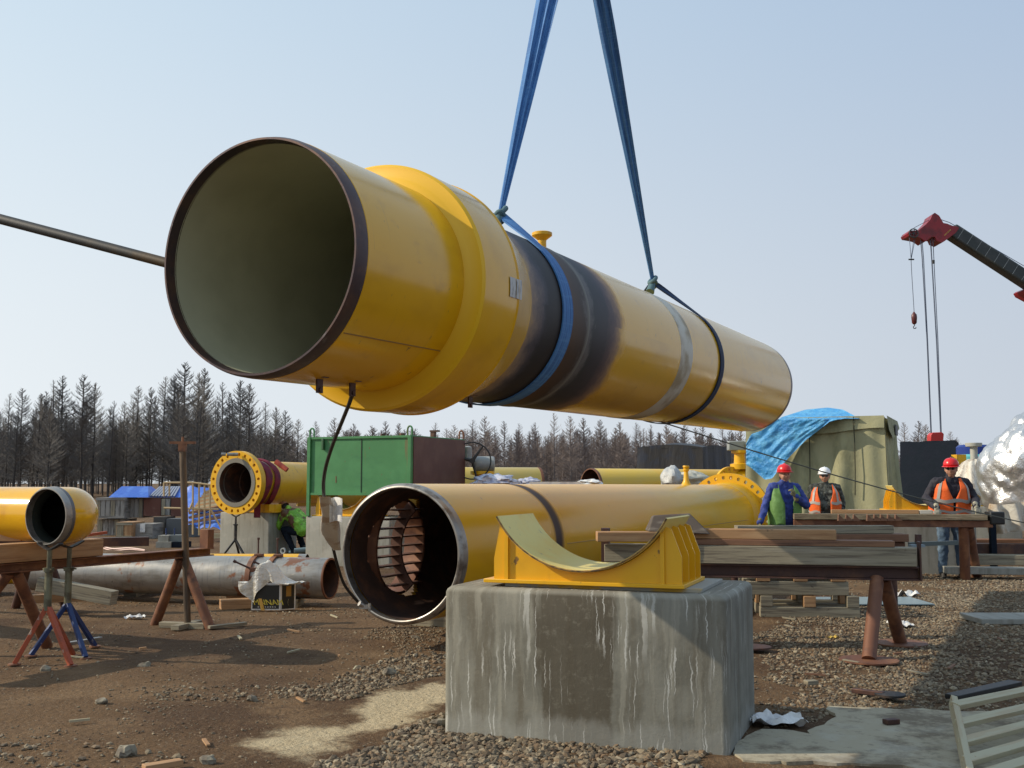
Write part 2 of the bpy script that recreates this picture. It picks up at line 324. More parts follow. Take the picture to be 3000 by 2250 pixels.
def block_concrete(h=.845):
    m = bpy.data.materials.new('streaked_wet_concrete'); m.use_nodes = True; nt = m.node_tree; N = nt.nodes; L = nt.links; b = N['Principled BSDF']; b.inputs['Roughness'].default_value = .8; b.inputs['Specular IOR Level'].default_value = .35
    tc = N.new('ShaderNodeTexCoord'); uv = tc.outputs['UV']
    def math_(op, a, b_=None, c=None):
        n = N.new('ShaderNodeMath'); n.operation = op
        for i, q in enumerate((a, b_, c)):
            if q is None: continue
            if isinstance(q, (int, float)): n.inputs[i].default_value = q
            else: L.new(q, n.inputs[i])
        return n.outputs[0]
    def nz(src, sc_, det=4, rg=.6, seed=0):
        mp = N.new('ShaderNodeMapping'); mp.inputs['Scale'].default_value = sc_; mp.inputs['Location'].default_value = (seed, seed * .7, 0); L.new(src, mp.inputs[0])
        n = N.new('ShaderNodeTexNoise'); n.inputs['Scale'].default_value = 1; n.inputs['Detail'].default_value = det; n.inputs['Roughness'].default_value = rg; L.new(mp.outputs[0], n.inputs['Vector']); return n.outputs['Fac']
    sp = N.new('ShaderNodeSeparateXYZ'); L.new(uv, sp.inputs[0]); U, W = sp.outputs[0], sp.outputs[1]
    def mr(f, a, b_, c=0., d=1.):
        n = N.new('ShaderNodeMapRange'); n.interpolation_type = 'SMOOTHSTEP'
        for i, q in enumerate((a, b_, c, d)): n.inputs[i + 1].default_value = q
        L.new(f, n.inputs[0]); return n.outputs[0]
    # wobbled across coordinate for the runs of water
    wob = math_('MULTIPLY_ADD', nz(uv, (5, 7, 1), 6, .72, 3), .055, U)
    cx = N.new('ShaderNodeCombineXYZ'); L.new(wob, cx.inputs[0]); L.new(W, cx.inputs[1]); wv = cx.outputs[0]
    def mix(a, fac, col):
        n = N.new('ShaderNodeMix'); n.data_type = 'RGBA'; L.new(fac, n.inputs[0])
        if isinstance(a, tuple): n.inputs[6].default_value = L3(a)
        else: L.new(a, n.inputs[6])
        n.inputs[7].default_value = L3(col); return n.outputs[2]
    c = mix((.215, .21, .175), mr(nz(uv, (2.2, 2.2, 1), 5, .6, 1), .42, .62), (.15, .145, .118))
    c = mix(c, mr(nz(wv, (9, .8, 1), 4, .6, 7), .45, .65, 0, .75), (.125, .11, .08))           # dark runs
    c = mix(c, mr(nz(wv, (14, .7, 1), 3, .6, 17), .52, .66, 0, .7), (.29, .28, .23))
    # wet patch, high in the middle, with fingers running down
    wet = math_('ADD', math_('MULTIPLY', mr(math_('ABSOLUTE', math_('SUBTRACT', wob, .86)), .08, .38, 1, 0), 1), math_('MULTIPLY', nz(wv, (16, 1.1, 1), 4, .6, 21), 1.2))
    wet = math_('ADD', wet, math_('MULTIPLY', W, .35))
    c = mix(c, mr(wet, 1.18, 1.42, 0, .85), (.075, .062, .042))
    # pale dry band low down with a ragged top
    band = math_('SUBTRACT', math_('MULTIPLY_ADD', nz(wv, (7, 1.5, 1), 4, .6, 31), .30, -.02), W)
    c = mix(c, mr(band, -.03, .05, 0, .5), (.30, .30, .27))
    # pale runs of lime
    hi = mr(W, .02, .3, .3, 1)
    r1 = math_('MULTIPLY', mr(nz(wv, (34, 1.1, 1), 1.5, .5, 41), .60, .645), mr(nz(uv, (2.3, 1.4, 1), 3, .6, 43), .46, .60)); c = mix(c, math_('MULTIPLY', r1, .6), (.50, .50, .46))
    r2 = math_('MULTIPLY', mr(nz(wv, (75, 1.8, 1), 2, .5, 51), .61, .65), mr(nz(uv, (3, 1.8, 1), 3, .6, 53), .44, .58)); c = mix(c, math_('MULTIPLY', r2, .75), (.60, .60, .56))
    c = mix(c, mr(W, h - .035, h - .012, 0, .4), (.34, .33, .28))
    c = mix(c, mr(nz(uv, (90, 90, 1), 4, .7, 61), .62, .72, 0, .6), (.08, .07, .05))
    c = mix(c, mr(nz(uv, (16, 16, 1), 6, .75, 81), .52, .68, 0, .45), (.24, .225, .18))
    L.new(c, b.inputs['Base Color'])
    bp = N.new('ShaderNodeBump'); bp.inputs['Strength'].default_value = .35; bp.inputs['Distance'].default_value = .008
    L.new(math_('ADD', nz(uv, (22, 22, 1), 8, .7, 71), math_('MULTIPLY', nz(wv, (20, 2, 1), 3, .6, 7), .6)), bp.inputs['Height']); L.new(bp.outputs[0], b.inputs['Normal']); return m
concrete = block_concrete()
# ------------------------------------------------------------------ world and sun
SUN_EL = math.radians(32.5); SDIR = V((1, .02, 0)).normalized()
LD = V((SDIR.x * math.cos(SUN_EL), SDIR.y * math.cos(SUN_EL), -math.sin(SUN_EL)))
w = bpy.data.worlds.new('World'); sc.world = w; w.use_nodes = True; wn = w.node_tree
bg = wn.nodes['Background']
sky = wn.nodes.new('ShaderNodeTexSky'); sky.sky_type = 'NISHITA'; sky.sun_disc = False
sky.sun_elevation = SUN_EL; sky.sun_rotation = math.atan2(-SDIR.x, -SDIR.y)
sky.air_density = 1.0; sky.dust_density = 2.0; sky.ozone_density = 1.5; sky.altitude = 0
hs = wn.nodes.new('ShaderNodeHueSaturation'); hs.inputs['Saturation'].default_value = .72
wn.links.new(sky.outputs[0], hs.inputs['Color'])
# haze: whiten towards the horizon
tcw = wn.nodes.new('ShaderNodeTexCoord'); spw = wn.nodes.new('ShaderNodeSeparateXYZ'); wn.links.new(tcw.outputs['Generated'], spw.inputs[0])
mrw = wn.nodes.new('ShaderNodeMapRange'); mrw.inputs[1].default_value = 0.0; mrw.inputs[2].default_value = .55; mrw.inputs[3].default_value = .97; mrw.inputs[4].default_value = .0
mrw.interpolation_type = 'SMOOTHSTEP'
wn.links.new(spw.outputs[2], mrw.inputs[0])
mrx = wn.nodes.new('ShaderNodeMapRange'); mrx.inputs[1].default_value = -.5; mrx.inputs[2].default_value = .5; mrx.inputs[3].default_value = 1.0; mrx.inputs[4].default_value = .0
wn.links.new(spw.outputs[0], mrx.inputs[0])
hz = wn.nodes.new('ShaderNodeMix'); hz.data_type = 'RGBA'; hz.inputs[6].default_value = (5.7, 6.25, 7.0, 1); hz.inputs[7].default_value = (8.5, 9.0, 9.3, 1)
wn.links.new(mrx.outputs[0], hz.inputs[0])
top = wn.nodes.new('ShaderNodeMix'); top.data_type = 'RGBA'; top.inputs[6].default_value = (3.9, 5.3, 7.3, 1); top.inputs[7].default_value = (6.4, 8.0, 9.3, 1); wn.links.new(mrx.outputs[0], top.inputs[0])
tmx = wn.nodes.new('ShaderNodeMix'); tmx.data_type = 'RGBA'; tmx.inputs[0].default_value = .9; wn.links.new(hs.outputs[0], tmx.inputs[6]); wn.links.new(top.outputs[2], tmx.inputs[7])
mxw = wn.nodes.new('ShaderNodeMix'); mxw.data_type = 'RGBA'; wn.links.new(mrw.outputs[0], mxw.inputs[0])
wn.links.new(tmx.outputs[2], mxw.inputs[6]); wn.links.new(hz.outputs[2], mxw.inputs[7])
wn.links.new(mxw.outputs[2], bg.inputs['Color']); bg.inputs['Strength'].default_value = .1
sl = bpy.data.lights.new('sun', 'SUN'); sl.energy = 4.2; sl.angle = math.radians(.55); sl.color = (1, .87, .68)
so = bpy.data.objects.new('sun', sl); COL.objects.link(so); so.rotation_euler = LD.to_track_quat('-Z', 'Y').to_euler(); so.location = (-20, 0, 20)
sc.view_settings.view_transform = 'Standard'; sc.view_settings.look = 'None'; sc.view_settings.exposure = 0
try: sc.cycles.use_denoising = True
except Exception: pass

NA = V((.418, .908, 0)).normalized()      # site grid: away to the right
MA = V((-.908, .418, 0)).normalized()     # site grid: away to the left
#PARTS#
# ------------------------------------------------------------------ ground
def poly_in(p, poly):
    x, y = p; c = False; j = len(poly) - 1
    for i in range(len(poly)):
        xi, yi = poly[i]; xj, yj = poly[j]
        if (yi > y) != (yj > y) and x < (xj - xi) * (y - yi) / (yj - yi) + xi: c = not c
        j = i
    return c
def coords(lim, near, step, g):
    a = [0]; s = step
    while a[-1] < lim:
        a.append(a[-1] + s)
        if a[-1] > near: s *= g
    return a
xs = coords(900, 9, .09, 1.25); xs = [-q for q in xs[:0:-1]] + xs
ys = [3 + q for q in coords(2500, 11, .085, 1.2)]; ys = [-900, -100, -10, 0] + ys
def gz(x, y):
    if y > 60 or y < 2 or abs(x) > 40: return 0
    
    f = 1 if y < 15 else .3
    return .022 * noise.noise(V((x * .55, y * .55, 0))) + .012 * noise.noise(V((x * 2.3, y * 2.3, 3))) + f * .010 * noise.noise(V((x * 6, y * 6, 7)))
gm = MB()
for y in ys:
    for x in xs: gm.v.append(V((x, y, gz(x, y))))
nx = len(xs)
for j in range(len(ys) - 1):
    for i in range(nx - 1): gm.quad([j * nx + i, j * nx + i + 1, (j + 1) * nx + i + 1, (j + 1) * nx + i])
dirt = mat('brown_dirt', (.136, .082, .042), .95, layers=[
    dict(c=(.068, .038, .021), s=.55, lo=.42, hi=.62, m=.8), dict(c=(.19, .122, .066), s=1.7, lo=.5, hi=.68, m=.7),
    dict(c=(.25, .19, .125), s=26, lo=.58, hi=.7, m=.8, d=6, r=.75), dict(c=(.05, .03, .022), s=17, lo=.56, hi=.7, m=.8, d=6, r=.75),
    dict(c=(.30, .25, .18), s=(60, 60, 60), lo=.62, hi=.7, m=.8, d=3)], bump=(22, .9, .035), spec=.2)
g = build('ground', gm, dirt); g['kind'] = 'structure'
# pale dust lying on the dirt left of the foreground block: a soft mask on the ground sheet
dust_px = [(1400, 1955), (1180, 2000), (1010, 2060), (930, 2085), (1000, 2110), (870, 2120), (700, 2165), (600, 2192), (760, 2222), (905, 2232), (1020, 2195), (1170, 2145), (1400, 2060)]
dp = [G(a, b) for a, b in dust_px]
def sdist(x, y):
    best = 9
    for i in range(len(dp)):
        a = dp[i]; b = dp[(i + 1) % len(dp)]; dx, dy = b.x - a.x, b.y - a.y
        t = max(0, min(1, ((x - a.x) * dx + (y - a.y) * dy) / (dx * dx + dy * dy))); best = min(best, math.hypot(x - a.x - dx * t, y - a.y - dy * t))
    return best if poly_in((x, y), [(p.x, p.y) for p in dp]) else -best
me_ = g.data; at_ = me_.color_attributes.new('dust', 'FLOAT_COLOR', 'POINT'); go_ = g.location; buf = np.ones(len(me_.vertices) * 4)
for i, v_ in enumerate(me_.vertices):
    x, y = v_.co.x + go_.x, v_.co.y + go_.y
    buf[i * 4] = 0.0 if not (-4 < x < 2 and 4 < y < 10) else max(0, min(1, .5 + sdist(x, y) / .8))
at_.data.foreach_set('color', buf)
nt = dirt.node_tree; pb = nt.nodes['Principled BSDF']; old = pb.inputs['Base Color'].links[0].from_socket
vc = nt.nodes.new('ShaderNodeVertexColor'); vc.layer_name = 'dust'; sx = nt.nodes.new('ShaderNodeSeparateColor'); nt.links.new(vc.outputs[0], sx.inputs[0])
tcn = nt.nodes.new('ShaderNodeTexCoord')
def gn(scale, det): n = nt.nodes.new('ShaderNodeTexNoise'); n.inputs['Scale'].default_value = scale; n.inputs['Detail'].default_value = det; n.inputs['Roughness'].default_value = .7; nt.links.new(tcn.outputs['Object'], n.inputs['Vector']); return n.outputs['Fac']
def mth(op, a, b, c=None):
    n = nt.nodes.new('ShaderNodeMath'); n.operation = op
    for i, q in enumerate((a, b, c)):
        if q is None: continue
        if isinstance(q, (int, float)): n.inputs[i].default_value = q
        else: nt.links.new(q, n.inputs[i])
    return n.outputs[0]
f_ = mth('ADD', mth('MULTIPLY_ADD', gn(1.6, 9), 1.5, -.75), sx.outputs[0])
mr_ = nt.nodes.new('ShaderNodeMapRange'); mr_.interpolation_type = 'SMOOTHSTEP'; mr_.inputs[1].default_value = .52; mr_.inputs[2].default_value = .80; mr_.inputs[4].default_value = .95; nt.links.new(f_, mr_.inputs[0])
m3 = nt.nodes.new('ShaderNodeMix'); m3.data_type = 'RGBA'; nt.links.new(gn(9, 6), m3.inputs[0]); m3.inputs[6].default_value = (.36, .28, .17, 1); m3.inputs[7].default_value = (.58, .50, .34, 1)
mx_ = nt.nodes.new('ShaderNodeMix'); mx_.data_type = 'RGBA'; nt.links.new(mr_.outputs[0], mx_.inputs[0]); nt.links.new(old, mx_.inputs[6]); nt.links.new(m3.outputs[2], mx_.inputs[7]); nt.links.new(mx_.outputs[2], pb.inputs['Base Color'])


# sandy concrete paths
sand = mat('pale_sandy_concrete', (.47, .39, .25), .9, layers=[dict(c=(.15, .095, .05), s=2.2, lo=.43, hi=.64, m=.95, d=9, r=.78), dict(c=(.2, .15, .1), s=14, lo=.58, hi=.68, m=.7), dict(c=(.5, .45, .34), s=3, lo=.5, hi=.7, m=.5)], bump=(30, .4, .01))
slab_m = mat('grey_dusty_concrete', (.36, .32, .23), .9, layers=[dict(c=(.13, .10, .065), s=1.7, lo=.49, hi=.62, m=.85, d=8, r=.72), dict(c=(.18, .16, .12), s=16, lo=.58, hi=.68, m=.7), dict(c=(.42, .4, .33), s=4, lo=.5, hi=.7, m=.5)], bump=(30, .4, .01))
def slab(name, px, z, m, rough=.1):
    mb = MB(); p0_ = [G(a, b, z) for a, b in px]; pts = []
    for i, p in enumerate(p0_):
        q = p0_[(i + 1) % len(p0_)]; n = max(1, int((q - p).length / .07))
        for k in range(n):
            r = p.lerp(q, k / n); e = V((noise.noise(V((r.x * 3, r.y * 3, 1))), noise.noise(V((r.x * 3, r.y * 3, 9))), 0)) * rough + V((noise.noise(V((r.x * 11, r.y * 11, 1))), noise.noise(V((r.x * 11, r.y * 11, 9))), 0)) * rough * .5
            pts.append(r + e)
    mb.prism([V((p.x, p.y, z - .12)) for p in pts], V((0, 0, .12)))
    o = build(name, mb, m, None, smooth=0); o['kind'] = 'structure'; return o
slab('path', [(2440, 2070), (2690, 2076), (2830, 2083), (3120, 2092), (3250, 2400), (2850, 2300), (2640, 2240), (2400, 2226), (2130, 2220), (2150, 2175), (2225, 2140), (2365, 2146)], .018, slab_m)

# gravel: many small angular stones (nobody could count them)
def stones(name, pts, sizes, m, cols=None):
    t = (1 + 5 ** .5) / 2
    iv = np.array([(-1, t, 0), (1, t, 0), (-1, -t, 0), (1, -t, 0), (0, -1, t), (0, 1, t), (0, -1, -t), (0, 1, -t), (t, 0, -1), (t, 0, 1), (-t, 0, -1), (-t, 0, 1)]) / 1.9
    it = np.array([(0, 11, 5), (0, 5, 1), (0, 1, 7), (0, 7, 10), (0, 10, 11), (1, 5, 9), (5, 11, 4), (11, 10, 2), (10, 7, 6), (7, 1, 8), (3, 9, 4), (3, 4, 2), (3, 2, 6), (3, 6, 8), (3, 8, 9), (4, 9, 5), (2, 4, 11), (6, 2, 10), (8, 6, 7), (9, 8, 1)])
    n = len(pts); pts = np.array(pts); sizes = np.array(sizes)
    v = iv[None] * (1 + rng.uniform(-.38, .38, (n, 12, 3)))
    v *= rng.uniform(.6, 1.25, (n, 1, 3)) * np.array([1, 1, .68])
    a = rng.uniform(0, 2 * np.pi, n); c, s = np.cos(a), np.sin(a)
    x = v[:, :, 0] * c[:, None] - v[:, :, 1] * s[:, None]; y = v[:, :, 0] * s[:, None] + v[:, :, 1] * c[:, None]
    v = np.stack([x, y, v[:, :, 2]], 2) * (sizes / 2)[:, None, None] + pts[:, None, :]
    tri = (it[None] + (np.arange(n) * 12)[:, None, None]).reshape(-1)
    me = bpy.data.meshes.new(name); me.vertices.add(n * 12); me.vertices.foreach_set('co', v.reshape(-1))
    nt_ = n * 20; me.loops.add(nt_ * 3); me.loops.foreach_set('vertex_index', tri)
    me.polygons.add(nt_); me.polygons.foreach_set('loop_start', np.arange(nt_) * 3)
    me.polygons.foreach_set('loop_total', np.full(nt_, 3)); me.polygons.foreach_set('use_smooth', np.zeros(nt_, dtype=bool))
    at = me.color_attributes.new('tone', 'FLOAT_COLOR', 'POINT')
    g_ = rng.uniform(0, 1, n); cc = np.ones((n, 12, 4)); cc[:, :, 0] = g_[:, None]; cc[:, :, 1] = rng.uniform(0, 1, n)[:, None]
    at.data.foreach_set('color', cc.reshape(-1))
    me.update(calc_edges=True); me.materials.append(m)
    o = bpy.data.objects.new(name, me); COL.objects.link(o); o['kind'] = 'stuff'; return o
sm = bpy.data.materials.new('gravel_stone'); sm.use_nodes = True
n_ = sm.node_tree.nodes; l_ = sm.node_tree.links; b_ = n_['Principled BSDF']; b_.inputs['Roughness'].default_value = .9
va = n_.new('ShaderNodeVertexColor'); va.layer_name = 'tone'; sp_ = n_.new('ShaderNodeSeparateColor'); l_.new(va.outputs[0], sp_.inputs[0])
cr_ = n_.new('ShaderNodeValToRGB'); e_ = cr_.color_ramp.elements; e_[0].color = (.07, .048, .03, 1); e_[1].color = (.36, .31, .22, 1)
for p_, c_ in ((.3, (.14, .11, .075, 1)), (.55, (.22, .18, .12, 1)), (.8, (.17, .11, .062, 1))): q = e_.new(p_); q.color = c_
l_.new(sp_.outputs[0], cr_.inputs[0]); l_.new(cr_.outputs[0], b_.inputs['Base Color'])
def gp(px): return [tuple(G(a, b)[:2]) for a, b in px]
avoid = [gp([(1340, 1960), (1180, 2000), (1010, 2058), (900, 2094), (700, 2160), (640, 2180), (700, 2212), (860, 2236), (920, 2240), (1020, 2200), (1170, 2145), (1340, 2080)]),
         gp([(2440, 2072), (2700, 2078), (3120, 2094), (3250, 2400), (2330, 2400), (2030, 2240), (2235, 2142), (2368, 2148)]),
         [(-.36, 6.56), (1.12, 5.98), (1.44, 6.8), (-.05, 7.4)]]
patches = [  # polygon (photo positions on the ground), stones per m2, size range
    ([(1150, 2175), (1330, 2095), (2130, 2190), (2260, 2400), (900, 2400), (900, 2262)], 2600, (.018, .055)),
    ([(820, 2010), (1130, 1955), (1310, 1880), (1310, 1965), (1000, 2050), (860, 2060)], 1500, (.014, .045)),
    ([(1080, 1850), (1310, 1800), (1310, 1900), (1150, 1925)], 1000, (.012, .035)),
    ([(420, 2020), (860, 2010), (830, 2075), (560, 2070)], 450, (.012, .04)),
    ([(0, 2160), (420, 2170), (620, 2215), (900, 2262), (900, 2400), (0, 2400)], 420, (.014, .05)),
    ([(0, 1980), (2990, 1980), (2990, 2400), (0, 2400)], 420, (.007, .026)),
    ([(0, 1700), (3000, 1700), (3100, 1980), (-50, 1980)], 130, (.009, .032)),
    ([(820, 1780), (1100, 1790), (1110, 1870), (800, 1850)], 200, (.012, .03)),
    ([(2225, 1760), (2860, 1740), (2760, 2085), (2240, 2140)], 1150, (.014, .042)),
    ([(2720, 1700), (3060, 1700), (3060, 2092), (2700, 2085)], 800, (.016, .045)),
    ([(2300, 1690), (3000, 1660), (3000, 1790), (2300, 1800)], 260, (.02, .05)),
]
pp = []; ss = []
for poly, dens, (s0, s1) in patches:
    w_ = gp(poly); x0 = min(p[0] for p in w_); x1 = max(p[0] for p in w_); y0 = min(p[1] for p in w_); y1 = max(p[1] for p in w_)
    n = int((x1 - x0) * (y1 - y0) * dens)
    for _ in range(n):
        x = random.uniform(x0, x1); y = random.uniform(y0, y1)
        jx = x + .45 * noise.noise(V((x * 1.3, y * 1.3, 21))) + .15 * noise.noise(V((x * 6, y * 6, 5))); jy = y + .55 * noise.noise(V((x * 1.3, y * 1.3, 31)))
        if not poly_in((jx, jy), w_): continue
        cl = noise.noise(V((x * 1.1, y * 1.1, 8))) + .5 * noise.noise(V((x * 3.5, y * 3.5, 2)))
        if dens < 600 and cl < random.uniform(-.35, .35): continue
        if dens >= 600 and cl < random.uniform(-1.1, -.1): continue
        if any(poly_in((x, y), a) for a in avoid) and random.random() > .012: continue
        s = s0 + (s1 - s0) * random.random() ** 2.2
        pp.append((x, y, gz(x, y) + s * .12 + (.01 if any(poly_in((x, y), a) for a in avoid[:2]) else 0))); ss.append(s)
stones('gravel', pp, ss, sm)
rock_m = mat('pale_grey_rock', (.24, .22, .17), .9, layers=[dict(c=(.13, .11, .085), s=12, lo=.45, hi=.65)], bump=(40, .5, .01))
# a few larger stones lying on the dirt
for i, (a, b, s) in enumerate([(425, 1955, .11), (132, 1967, .10), (1220, 1873, .09), (1140, 1975, .12), (735, 2053, .10), (298, 2060, .09), (365, 2215, .14), (610, 2240, .10), (1290, 2128, .12), (2190, 1822, .06)]):
    c = G(a, b); mb = MB(); s *= .7; mb.sphere(c + V((0, 0, s * .2)), s / 2, 5, (1.3, .9, .7))
    for v_ in mb.v:
        v_ += V((noise.noise(v_ * 19), noise.noise(v_ * 19 + V((5, 5, 5))), noise.noise(v_ * 19 + V((9, 1, 3))))) * s * .35
    single('rock', mb, rock_m, 'loose angular grey stone larger than the gravel around it, lying on the brown dirt', 'rock', 'larger loose stones on the dirt', smooth=0)

# ------------------------------------------------------------------ trees
def tree_proto(H, spread, seed, mtr, mbr, dense=1.0, bare=.16):
    r = random.Random(seed); tr = MB(); cr = MB()
    lean = V((r.uniform(-.03, .03), r.uniform(-.03, .03), 1))
    pts = [lean * (H * k / 7) + V((math.sin(k * 1.3 + seed) * .05, 0, 0)) for k in range(8)]
    tr.path(pts, lambda t: .115 * (1 - t) ** .7 * H / 13 + .02, 5)
    def blade(p, q, w0, w1, up):
        d = (q - p); sd = d.cross(up)
        if sd.length < 1e-5: return
        sd.normalize(); b = len(cr.v); cr.v += [p - sd * w0, p + sd * w0, q + sd * w1, q - sd * w1]; cr.quad([b, b + 1, b + 2, b + 3])
    nb = int(120 * dense)
    for k in range(nb):
        t = bare + (1 - bare) * (k / nb) ** .9; z = H * t
        dead = t < .34
        L = spread * min(1, 1.35 * (1 - t) ** .75) * r.uniform(.45, 1.1) + .14
        if dead: L *= r.uniform(.35, .8)
        a = r.uniform(0, 2 * math.pi); up = r.uniform(.0, .35) + t * .55
        p0 = lean * z; prev = p0; d = V((math.cos(a), math.sin(a), up * .5 - .1))
        for sgm in range(4):
            q = prev + d * (L / 4); d = (d + V((r.uniform(-.12, .12), r.uniform(-.12, .12), .12 + t * .16))).normalized()
            view = V((0, 1, .2)); w0 = .023 * (1 - sgm / 5)
            blade(prev, q, w0, w0 * .7, view)
            for m in range(4 if sgm else 2):
                f = r.random(); b0 = prev.lerp(q, f); ta = r.choice((-1, 1)) * r.uniform(.5, 1.2)
                td = Matrix.Rotation(ta, 3, 'Z') @ d; td = (td + V((0, 0, r.uniform(-.25, .5)))).normalized()
                blade(b0, b0 + td * L * r.uniform(.16, .42), .012, .004, view)
                blade(b0, b0 + (Matrix.Rotation(-ta, 3, 'Z') @ d) * L * r.uniform(.12, .32), .011, .004, view)
            prev = q
    e = thing('larch_tree', '', 'tree', (0, 0, 0)); build('trunk', tr, mtr, e, smooth=60); build('crown', cr, mbr, e, smooth=0)
    return e
near_p = [tree_proto(12.4, 3.0 - .15 * k, 11 + k, bark, twig_near, 1.7 - .12 * k) for k in range(5)]
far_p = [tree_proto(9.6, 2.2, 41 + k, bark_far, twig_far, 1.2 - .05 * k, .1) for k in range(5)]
def place_tree(e, first, x, y, s, label, group):
    o = e if first else copy_tree(e)
    o.location = (x, y, -.1); o.rotation_euler = (0, 0, random.uniform(0, 6.28)); o.scale = (s * random.uniform(.9, 1.1),) * 2 + (s,)
    o['label'] = label; o['category'] = 'tree'; o['group'] = group; return o
used = set()
def put(protos, x, y, s, label, group):
    e = protos[random.randrange(5)]; f = e.name not in used; used.add(e.name); place_tree(e, f, x, y, s, label, group)
# the tall grove behind the yard on the left: the ones that stand out at the skyline, then the rest
sky_l = [(20, 1150), (62, 1135), (120, 1152), (160, 1112), (188, 1098), (240, 1095), (275, 1120), (320, 1172), (362, 1175), (400, 1128), (440, 1132), (478, 1100), (505, 1098), (535, 1060), (575, 1090), (595, 1078), (660, 1118), (700, 1112), (728, 1122), (775, 1175), (805, 1190), (835, 1200), (872, 1225), (925, 1232)]
for (px, py) in sky_l:
    Y = random.uniform(100, 122); h = Zat(py, Y)
    put(near_p, P(px, 1300, Y).x, Y, h / 12.4, 'tall bare larch in the dark left grove, its top standing free on the skyline', 'tall larches on the left skyline')
for k in range(74):
    px = random.uniform(-60, 800); Y = random.uniform(98, 150); top = np.interp(px, [-60, 100, 230, 330, 530, 700, 800], [1190, 1150, 1130, 1195, 1115, 1150, 1210]) + random.uniform(0, 90)
    put(near_p, P(px, 1300, Y).x, Y, Zat(top, Y) / 12.4, 'bare dark larch inside the grove behind the yard at left', 'larches inside the left grove')
sky_r = [(978, 1222), (1030, 1240), (1090, 1245), (1130, 1232), (1170, 1238), (1270, 1236), (1330, 1243), (1378, 1228), (1420, 1218), (1450, 1246), (1478, 1232), (1520, 1238), (1572, 1236), (1624, 1208), (1672, 1216), (1715, 1222), (1760, 1228), (1815, 1235), (1860, 1236), (1905, 1242), (1950, 1240), (2000, 1238), (2060, 1240), (2120, 1236), (2170, 1240), (2655, 1235), (2688, 1232), (2716, 1242), (2780, 1262), (2800, 1285), (2822, 1300)]
for (px, py) in sky_r:
    Y = random.uniform(122, 140); h = Zat(py, Y)
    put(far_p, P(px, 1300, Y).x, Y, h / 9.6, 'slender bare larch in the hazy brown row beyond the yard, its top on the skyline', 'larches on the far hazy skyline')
for k in range(110):
    px = random.uniform(830, 2260) if k < 95 else random.uniform(2640, 2840); Y = random.uniform(122, 175)
    top = 1250 + random.uniform(0, 60) + (30 if px < 1300 else 0) + (25 if px > 2600 else 0)
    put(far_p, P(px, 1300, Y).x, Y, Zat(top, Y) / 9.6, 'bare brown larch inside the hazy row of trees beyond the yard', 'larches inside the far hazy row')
for e in near_p + far_p:
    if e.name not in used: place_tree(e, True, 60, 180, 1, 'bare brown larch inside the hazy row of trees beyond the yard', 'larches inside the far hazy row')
def forest(name, protos, rects, m):
    vs = []; fs = []; off = 0
    for (px0, px1, Y0, Y1, n, t0, t1, H) in rects:
        for _ in range(n):
            e = random.choice(protos); Y = random.uniform(Y0, Y1); px = random.uniform(px0, px1); x = P(px, 1300, Y).x; s = Zat(random.uniform(t0, t1), Y) / H
            for ch in e.children:
                me = ch.data; a = np.empty(len(me.vertices) * 3); me.vertices.foreach_get('co', a); a = a.reshape(-1, 3)
                th = random.uniform(0, 6.28); c, sn = math.cos(th), math.sin(th)
                a = np.stack([a[:, 0] * c - a[:, 1] * sn, a[:, 0] * sn + a[:, 1] * c, a[:, 2]], 1) * s * np.array([1.25, 1, 1]) + np.array([x, Y, 0])
                idx = np.empty(len(me.loops), dtype=np.int64); me.loops.foreach_get('vertex_index', idx)
                lt = np.array([p.loop_total for p in me.polygons]) if len(set(p.loop_total for p in me.polygons)) > 1 else None
                if lt is not None: idx = idx[:(len(idx) // 4) * 4]; k4 = [i for i, p in enumerate(me.polygons) if p.loop_total == 4]; idx = np.concatenate([idx[me.polygons[i].loop_start:me.polygons[i].loop_start + 4] for i in k4]) if k4 else idx[:0]
                vs.append(a); fs.append(idx + off); off += len(a)
    v = np.concatenate(vs); f = np.concatenate(fs); n = len(f) // 4
    me = bpy.data.meshes.new(name); me.vertices.add(len(v)); me.vertices.foreach_set('co', v.reshape(-1)); me.loops.add(n * 4); me.loops.foreach_set('vertex_index', f)
    me.polygons.add(n); me.polygons.foreach_set('loop_start', np.arange(n) * 4); me.polygons.foreach_set('loop_total', np.full(n, 4)); me.update(calc_edges=True); me.materials.append(m)
    o = bpy.data.objects.new(name, me); COL.objects.link(o); o['kind'] = 'stuff'; return o
forest('distant_forest', near_p, [(-80, 700, 150, 190, 120, 1215, 1330, 12.4)], twig_near)
forest('distant_forest', far_p, [(700, 2280, 165, 240, 360, 1255, 1330, 9.6), (2600, 2860, 175, 220, 22, 1300, 1340, 9.6)], twig_far)
